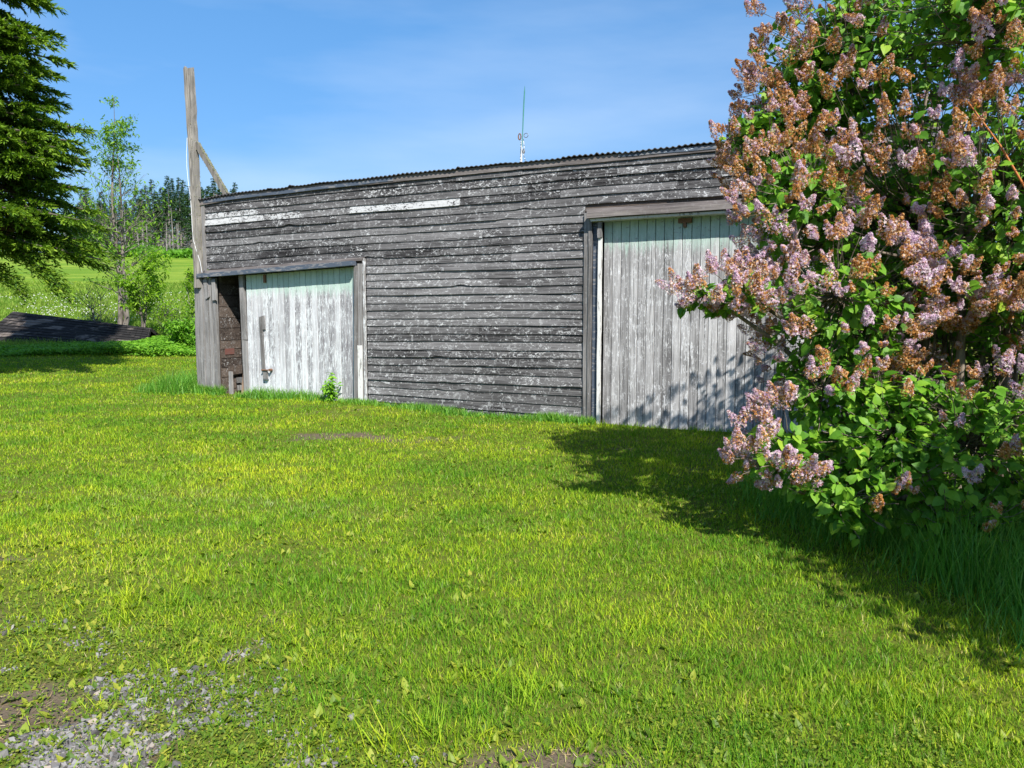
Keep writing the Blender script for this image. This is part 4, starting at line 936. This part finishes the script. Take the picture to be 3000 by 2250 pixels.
def depth_in(P, skip=None):  # >0 inside
    q = (P[:, None, :]-LC[None]); q[..., 2] /= LF[None]
    dd = 1-np.linalg.norm(q, axis=2)/LR[None]
    if skip is not None: dd[np.arange(len(P)), skip] = -1
    return dd.max(1)
g = np.random.default_rng(301)
def shell(n, wcol, lo=.86, hi=1.06, mx=.16):
    w = np.array([l[wcol]*l[3]**2 for l in LOBES]); w /= w.sum(); idx = g.choice(len(LOBES), n, p=w)
    d = norm(g.normal(size=(n, 3))); r = g.uniform(lo, hi, n)
    lump = 1+.16*(np.sin(d[:, 0]*7+idx)+np.sin(d[:, 2]*8+idx*2)+np.sin(d[:, 1]*6))/2
    P = LC[idx]+d*(LR[idx]*r*lump)[:, None]*np.stack([np.ones(n), np.ones(n), LF[idx]], 1)
    k = (depth_in(P, idx) < mx) & (P[:, 2] > .16); return P[k], d[k], idx[k]
st = MB(); rt = random.Random(303)
bases = [Vector((LO.x+rt.uniform(-.55, .9), LO.y+rt.uniform(-.6, .7), 0)) for _ in range(26)]
mains = []
for i, l in enumerate(LOBES):
    for rep_ in range(2 if l[3] > .5 else 1):
        b0 = min(bases, key=lambda q: (q.xy-Vector(l[:2])).length+rt.uniform(0, .8)); tgt = Vector(l[:3])+Vector([rt.uniform(-.3, .3)*l[3] for _ in range(3)])
        ctl = b0.lerp(tgt, .45)+Vector((rt.uniform(-.15, .15), rt.uniform(-.15, .15), .35*(tgt.z-b0.z)*.6))
        pts = []
        for t in np.linspace(0, 1, 12):
            p = b0*(1-t)**2+ctl*2*t*(1-t)+tgt*t*t; p += Vector((rt.uniform(-1, 1), rt.uniform(-1, 1), rt.uniform(-.5, .5)))*.028; pts.append(p)
        r0 = rt.uniform(.020, .042); st.tube([p-LO for p in pts], [max(r0*(1-.75*k/11), .006) for k in range(12)], 7, cap=False); mains.append((i, pts))
for k in range(60):  # slim upright stems in the heart of the bush
    b0 = Vector((LO.x+rt.uniform(-.6, 1.3), LO.y+rt.uniform(-.35, .8), 0)); H = rt.uniform(1.2, 2.3)
    ln = Vector((rt.uniform(-.22, .22), rt.uniform(-.2, .2), 1)); pts = [b0+ln*H*t+Vector((rt.uniform(-1, 1), rt.uniform(-1, 1), 0))*.035 for t in np.linspace(0, 1, 9)]
    r0 = rt.uniform(.006, .018); st.tube([p-LO for p in pts], [r0*(1-.6*q/9) for q in range(9)], 5, cap=False)
# the thick leaning trunk and pale dead side branches seen low on the right
for pts, r0 in (([(3.42, 5.75, 0), (3.36, 5.72, .5), (3.28, 5.68, .92), (3.30, 5.66, 1.25), (3.32, 5.7, 1.9)], .05), ([(3.28, 5.66, .95), (3.10, 5.45, 1.02), (2.92, 5.30, 1.10), (2.72, 5.2, 1.13)], .02),
                ([(3.9, 5.5, 1.0), (3.45, 5.0, 1.0), (3.2, 4.9, .86), (3.15, 4.85, .55)], .009), ([(3.7, 5.1, .95), (3.35, 5.0, 1.02), (3.0, 5.0, .85)], .010), ([(3.0, 5.6, 2.0), (2.75, 5.5, 1.95), (2.5, 5.35, 1.98)], .018)):
    q = []; P_ = [Vector(p) for p in pts]
    for i in range(len(P_)-1):
        for t in (0, .33, .66): q.append(P_[i].lerp(P_[i+1], t)+Vector((rt.uniform(-1, 1), rt.uniform(-1, 1), rt.uniform(-1, 1)))*.012)
    q.append(P_[-1]); st.tube([p-LO for p in q], [r0*(1-.6*i/len(q)) for i in range(len(q))], 7, cap=False)
def twig(tip, idx, r0=.0055, amt=.05):
    cands = [m_ for m_ in mains if m_[0] == idx] or mains; pts = rt.choice(cands)[1]
    best = min(pts[5:], key=lambda p: (p-tip).length+rt.uniform(0, .25)); n = 5
    mid = best.lerp(tip, .5)-Vector((0, 0, .12*(tip-best).length)); q = []
    for i in range(n+1):
        t = i/n; p = best*(1-t)**2+mid*2*t*(1-t)+tip*t*t
        if 0 < i < n: p += Vector((rt.uniform(-1, 1), rt.uniform(-1, 1), rt.uniform(-1, 1)))*amt*(best-tip).length*.5
        q.append(p)
    st.tube([p-LO for p in q], [max(r0*(1-.6*i/n), .0018) for i in range(n+1)], 4, cap=False); return q
# leaves
tp, td, ti = shell(5600, 5, .50, 1.04, .42)
LP, LY, LZ, LVr = [], [], [], []
for p, d, i in zip(tp, td, ti):
    q = twig(Vector(p), int(i)); m_ = int(g.integers(6, 12)); out = np.array(d)
    for k in range(m_):
        t = g.uniform(.45, 1.02); j = min(int(t*5), 4); c = np.array(q[j].lerp(q[j+1], t*5-j)); ax = norm(np.array([q[j+1]-q[j]]))[0]
        s = g.normal(size=3); s -= ax*s.dot(ax); s /= np.linalg.norm(s)
        yd = s*.9+ax*.5+np.array([0, 0, -.35]); zd = out*.45+np.array([.12, -.35, .85])+g.normal(0, .42, 3)
        LP.append(c+s*.02); LY.append(yd); LZ.append(zd); LVr.append(g.beta(2, 2.4))
LP, LY, LZ, LVr = map(np.array, (LP, LY, LZ, LVr)); k = LP[:, 2] > .06; LP, LY, LZ, LVr = LP[k], LY[k], LZ[k], LVr[k]
n = len(LP); inst_obj('foliage', HEART, LP, LY, LZ, g.uniform(.035, .088, n), LILACLEAF, LVr, lil, tuple(LO), smooth=False)
# flower heads
def floret_tpl():
    vs = [(0, 0, 0)]; ts = []
    for q in range(4):
        a = q*math.pi/2; c, s = math.cos(a), math.sin(a)
        for (x, y, z) in ((.5, .26, .16), (.98, 0, .05), (.5, -.26, .16)): vs.append((x*c-y*s, x*s+y*c, z))
        b_ = 1+3*q; ts += [(0, b_+2, b_+1), (0, b_+1, b_)]
    return np.array(vs), np.array(ts)
FL = floret_tpl()
def panicle(tip, out, nfl, L, r, br_):
    ax = norm(np.array([out*.55+np.array([0, 0, .8])+g.normal(0, .28, 3)]))[0]
    e1_ = norm(np.cross(ax, [[.3, .9, .2]]))[0]; e2_ = np.cross(ax, e1_)
    P = []; 
    lobes = 1 if g.random() < .55 else 2
    Ps, Ns, Bs = [], [], []
    for lb in range(lobes):
        axl = norm(np.array([ax+(e1_*(-1)**lb*.38 if lobes > 1 else 0)]))[0]; m_ = nfl//lobes
        t = g.random(m_)**.8; a = g.uniform(0, 6.283, m_); rad = r*(1-t**1.6*.85)*(.55+.45*np.sqrt(t*4).clip(0, 1))*g.uniform(.80, 1.06, m_)*(1+.22*np.sin(a*3+t*9))
        dirs = np.cos(a)[:, None]*e1_+np.sin(a)[:, None]*e2_; p = tip+axl*(t*L)[:, None]+dirs*rad[:, None]
        Ps.append(p); Ns.append(dirs+axl*(.25+t[:, None])+g.normal(0, .35, (m_, 3)))
        b = br_+.55*(vnoise(t*3.2+g.random()*50, a*.9, 5)-.5)+g.normal(0, .12, m_)-.12*(t-.4); Bs.append(b)
    return np.concatenate(Ps), np.concatenate(Ns), np.concatenate(Bs)
fp, fd, fi = shell(6500, 6, .93, 1.10, .07)
k = (fp[:, 2] > .3) & ((fd[:, 1] < .55) | (g.random(len(fp)) < .25)); fp, fd, fi = fp[k], fd[k], fi[k]
sel = []
for q in range(len(fp)):   # keep heads a little apart and in loose drifts
    if fbm(fp[q, 0]*1.5, fp[q, 2]*1.5+fp[q, 1], 311) < .33: continue
    if all((abs(fp[q]-fp[s]).max() > .072) for s in sel[-400:]): sel.append(q)
fp, fd, fi = fp[sel], fd[sel], fi[sel]
heads = []
for p, d, i in zip(fp, fd, fi):
    if g.random() < .5: twig(Vector(p), int(i), .005, .04)
    br_ = g.uniform(.58, .84) if g.random() < .72 else g.uniform(.28, .46)
    if p[0] < 1.95 and p[2] < 2.2: br_ = .52
    if p[2] > 2.5 and p[0] < 2.6: br_ = g.uniform(.56, .84)
    L = .06+.12*g.random()**1.5; heads.append((p, d, *panicle(p, d, int(380*L/.13), L, L*g.uniform(.27, .34), br_)))
st.build('stems', BARK_L, lil, smooth=True)
C = np.array([0, 0, CAM_H])
def prom(h):
    p, d = h[0], h[1]; x, y = p[0]/p[1], (p[2]-CAM_H)/p[1]; v = C-p; dist = np.linalg.norm(v); f = float(d@v)/dist
    if abs(x) > .66 or y > .42 or y < -.6 or depth_in(p[None]+norm(v[None])*.35)[0] > .1: return 99
    return dist-f*1.2
heads.sort(key=prom)
def fl_mesh(hs):
    P = np.concatenate([h[2] for h in hs])-np.array(LO); N = np.concatenate([h[3] for h in hs]); B = np.concatenate([h[4] for h in hs]); n = len(P)
    S = g.uniform(.006, .0105, n)*np.where(B > .5, .9, 1.1); V, T = instance(FL[0], FL[1], P, g.normal(size=(n, 3)), N, S); v = g.random(n)
    return np_mesh('flower_head', V, T, {'var': rep(v, len(FL[0])), 'brown': rep(B, len(FL[0]))}, [FLORET])
for h in heads[:100]: link('flower_head', fl_mesh([h]), lil)
o = link('flower_heads', fl_mesh(heads[100:]), lil); o['kind'] = 'stuff'
print('lilac leaves', n, 'heads', len(heads))
# the bare orange cane arching in front
cn = MB(); pts = [(3.30, 4.62, 1.55), (3.18, 4.62, 1.98), (3.06, 4.65, 2.28), (2.92, 4.7, 2.55), (2.74, 4.75, 2.82)]
P_ = [Vector(p)-LO for p in pts]; q = []
for i in range(len(P_)-1):
    for t in (0, .5): q.append(P_[i].lerp(P_[i+1], t))
q.append(P_[-1]); q = [Vector((3.6, 5.2, .6))-LO, Vector((3.42, 4.8, 1.1))-LO]+q
cn.tube(q, [.012, .011]+[.010-.0007*i for i in range(len(q)-2)], 6); o = cn.build('cane', CANE, lil, smooth=True); o['label'] = 'bare orange cane arching in front of the lilac'
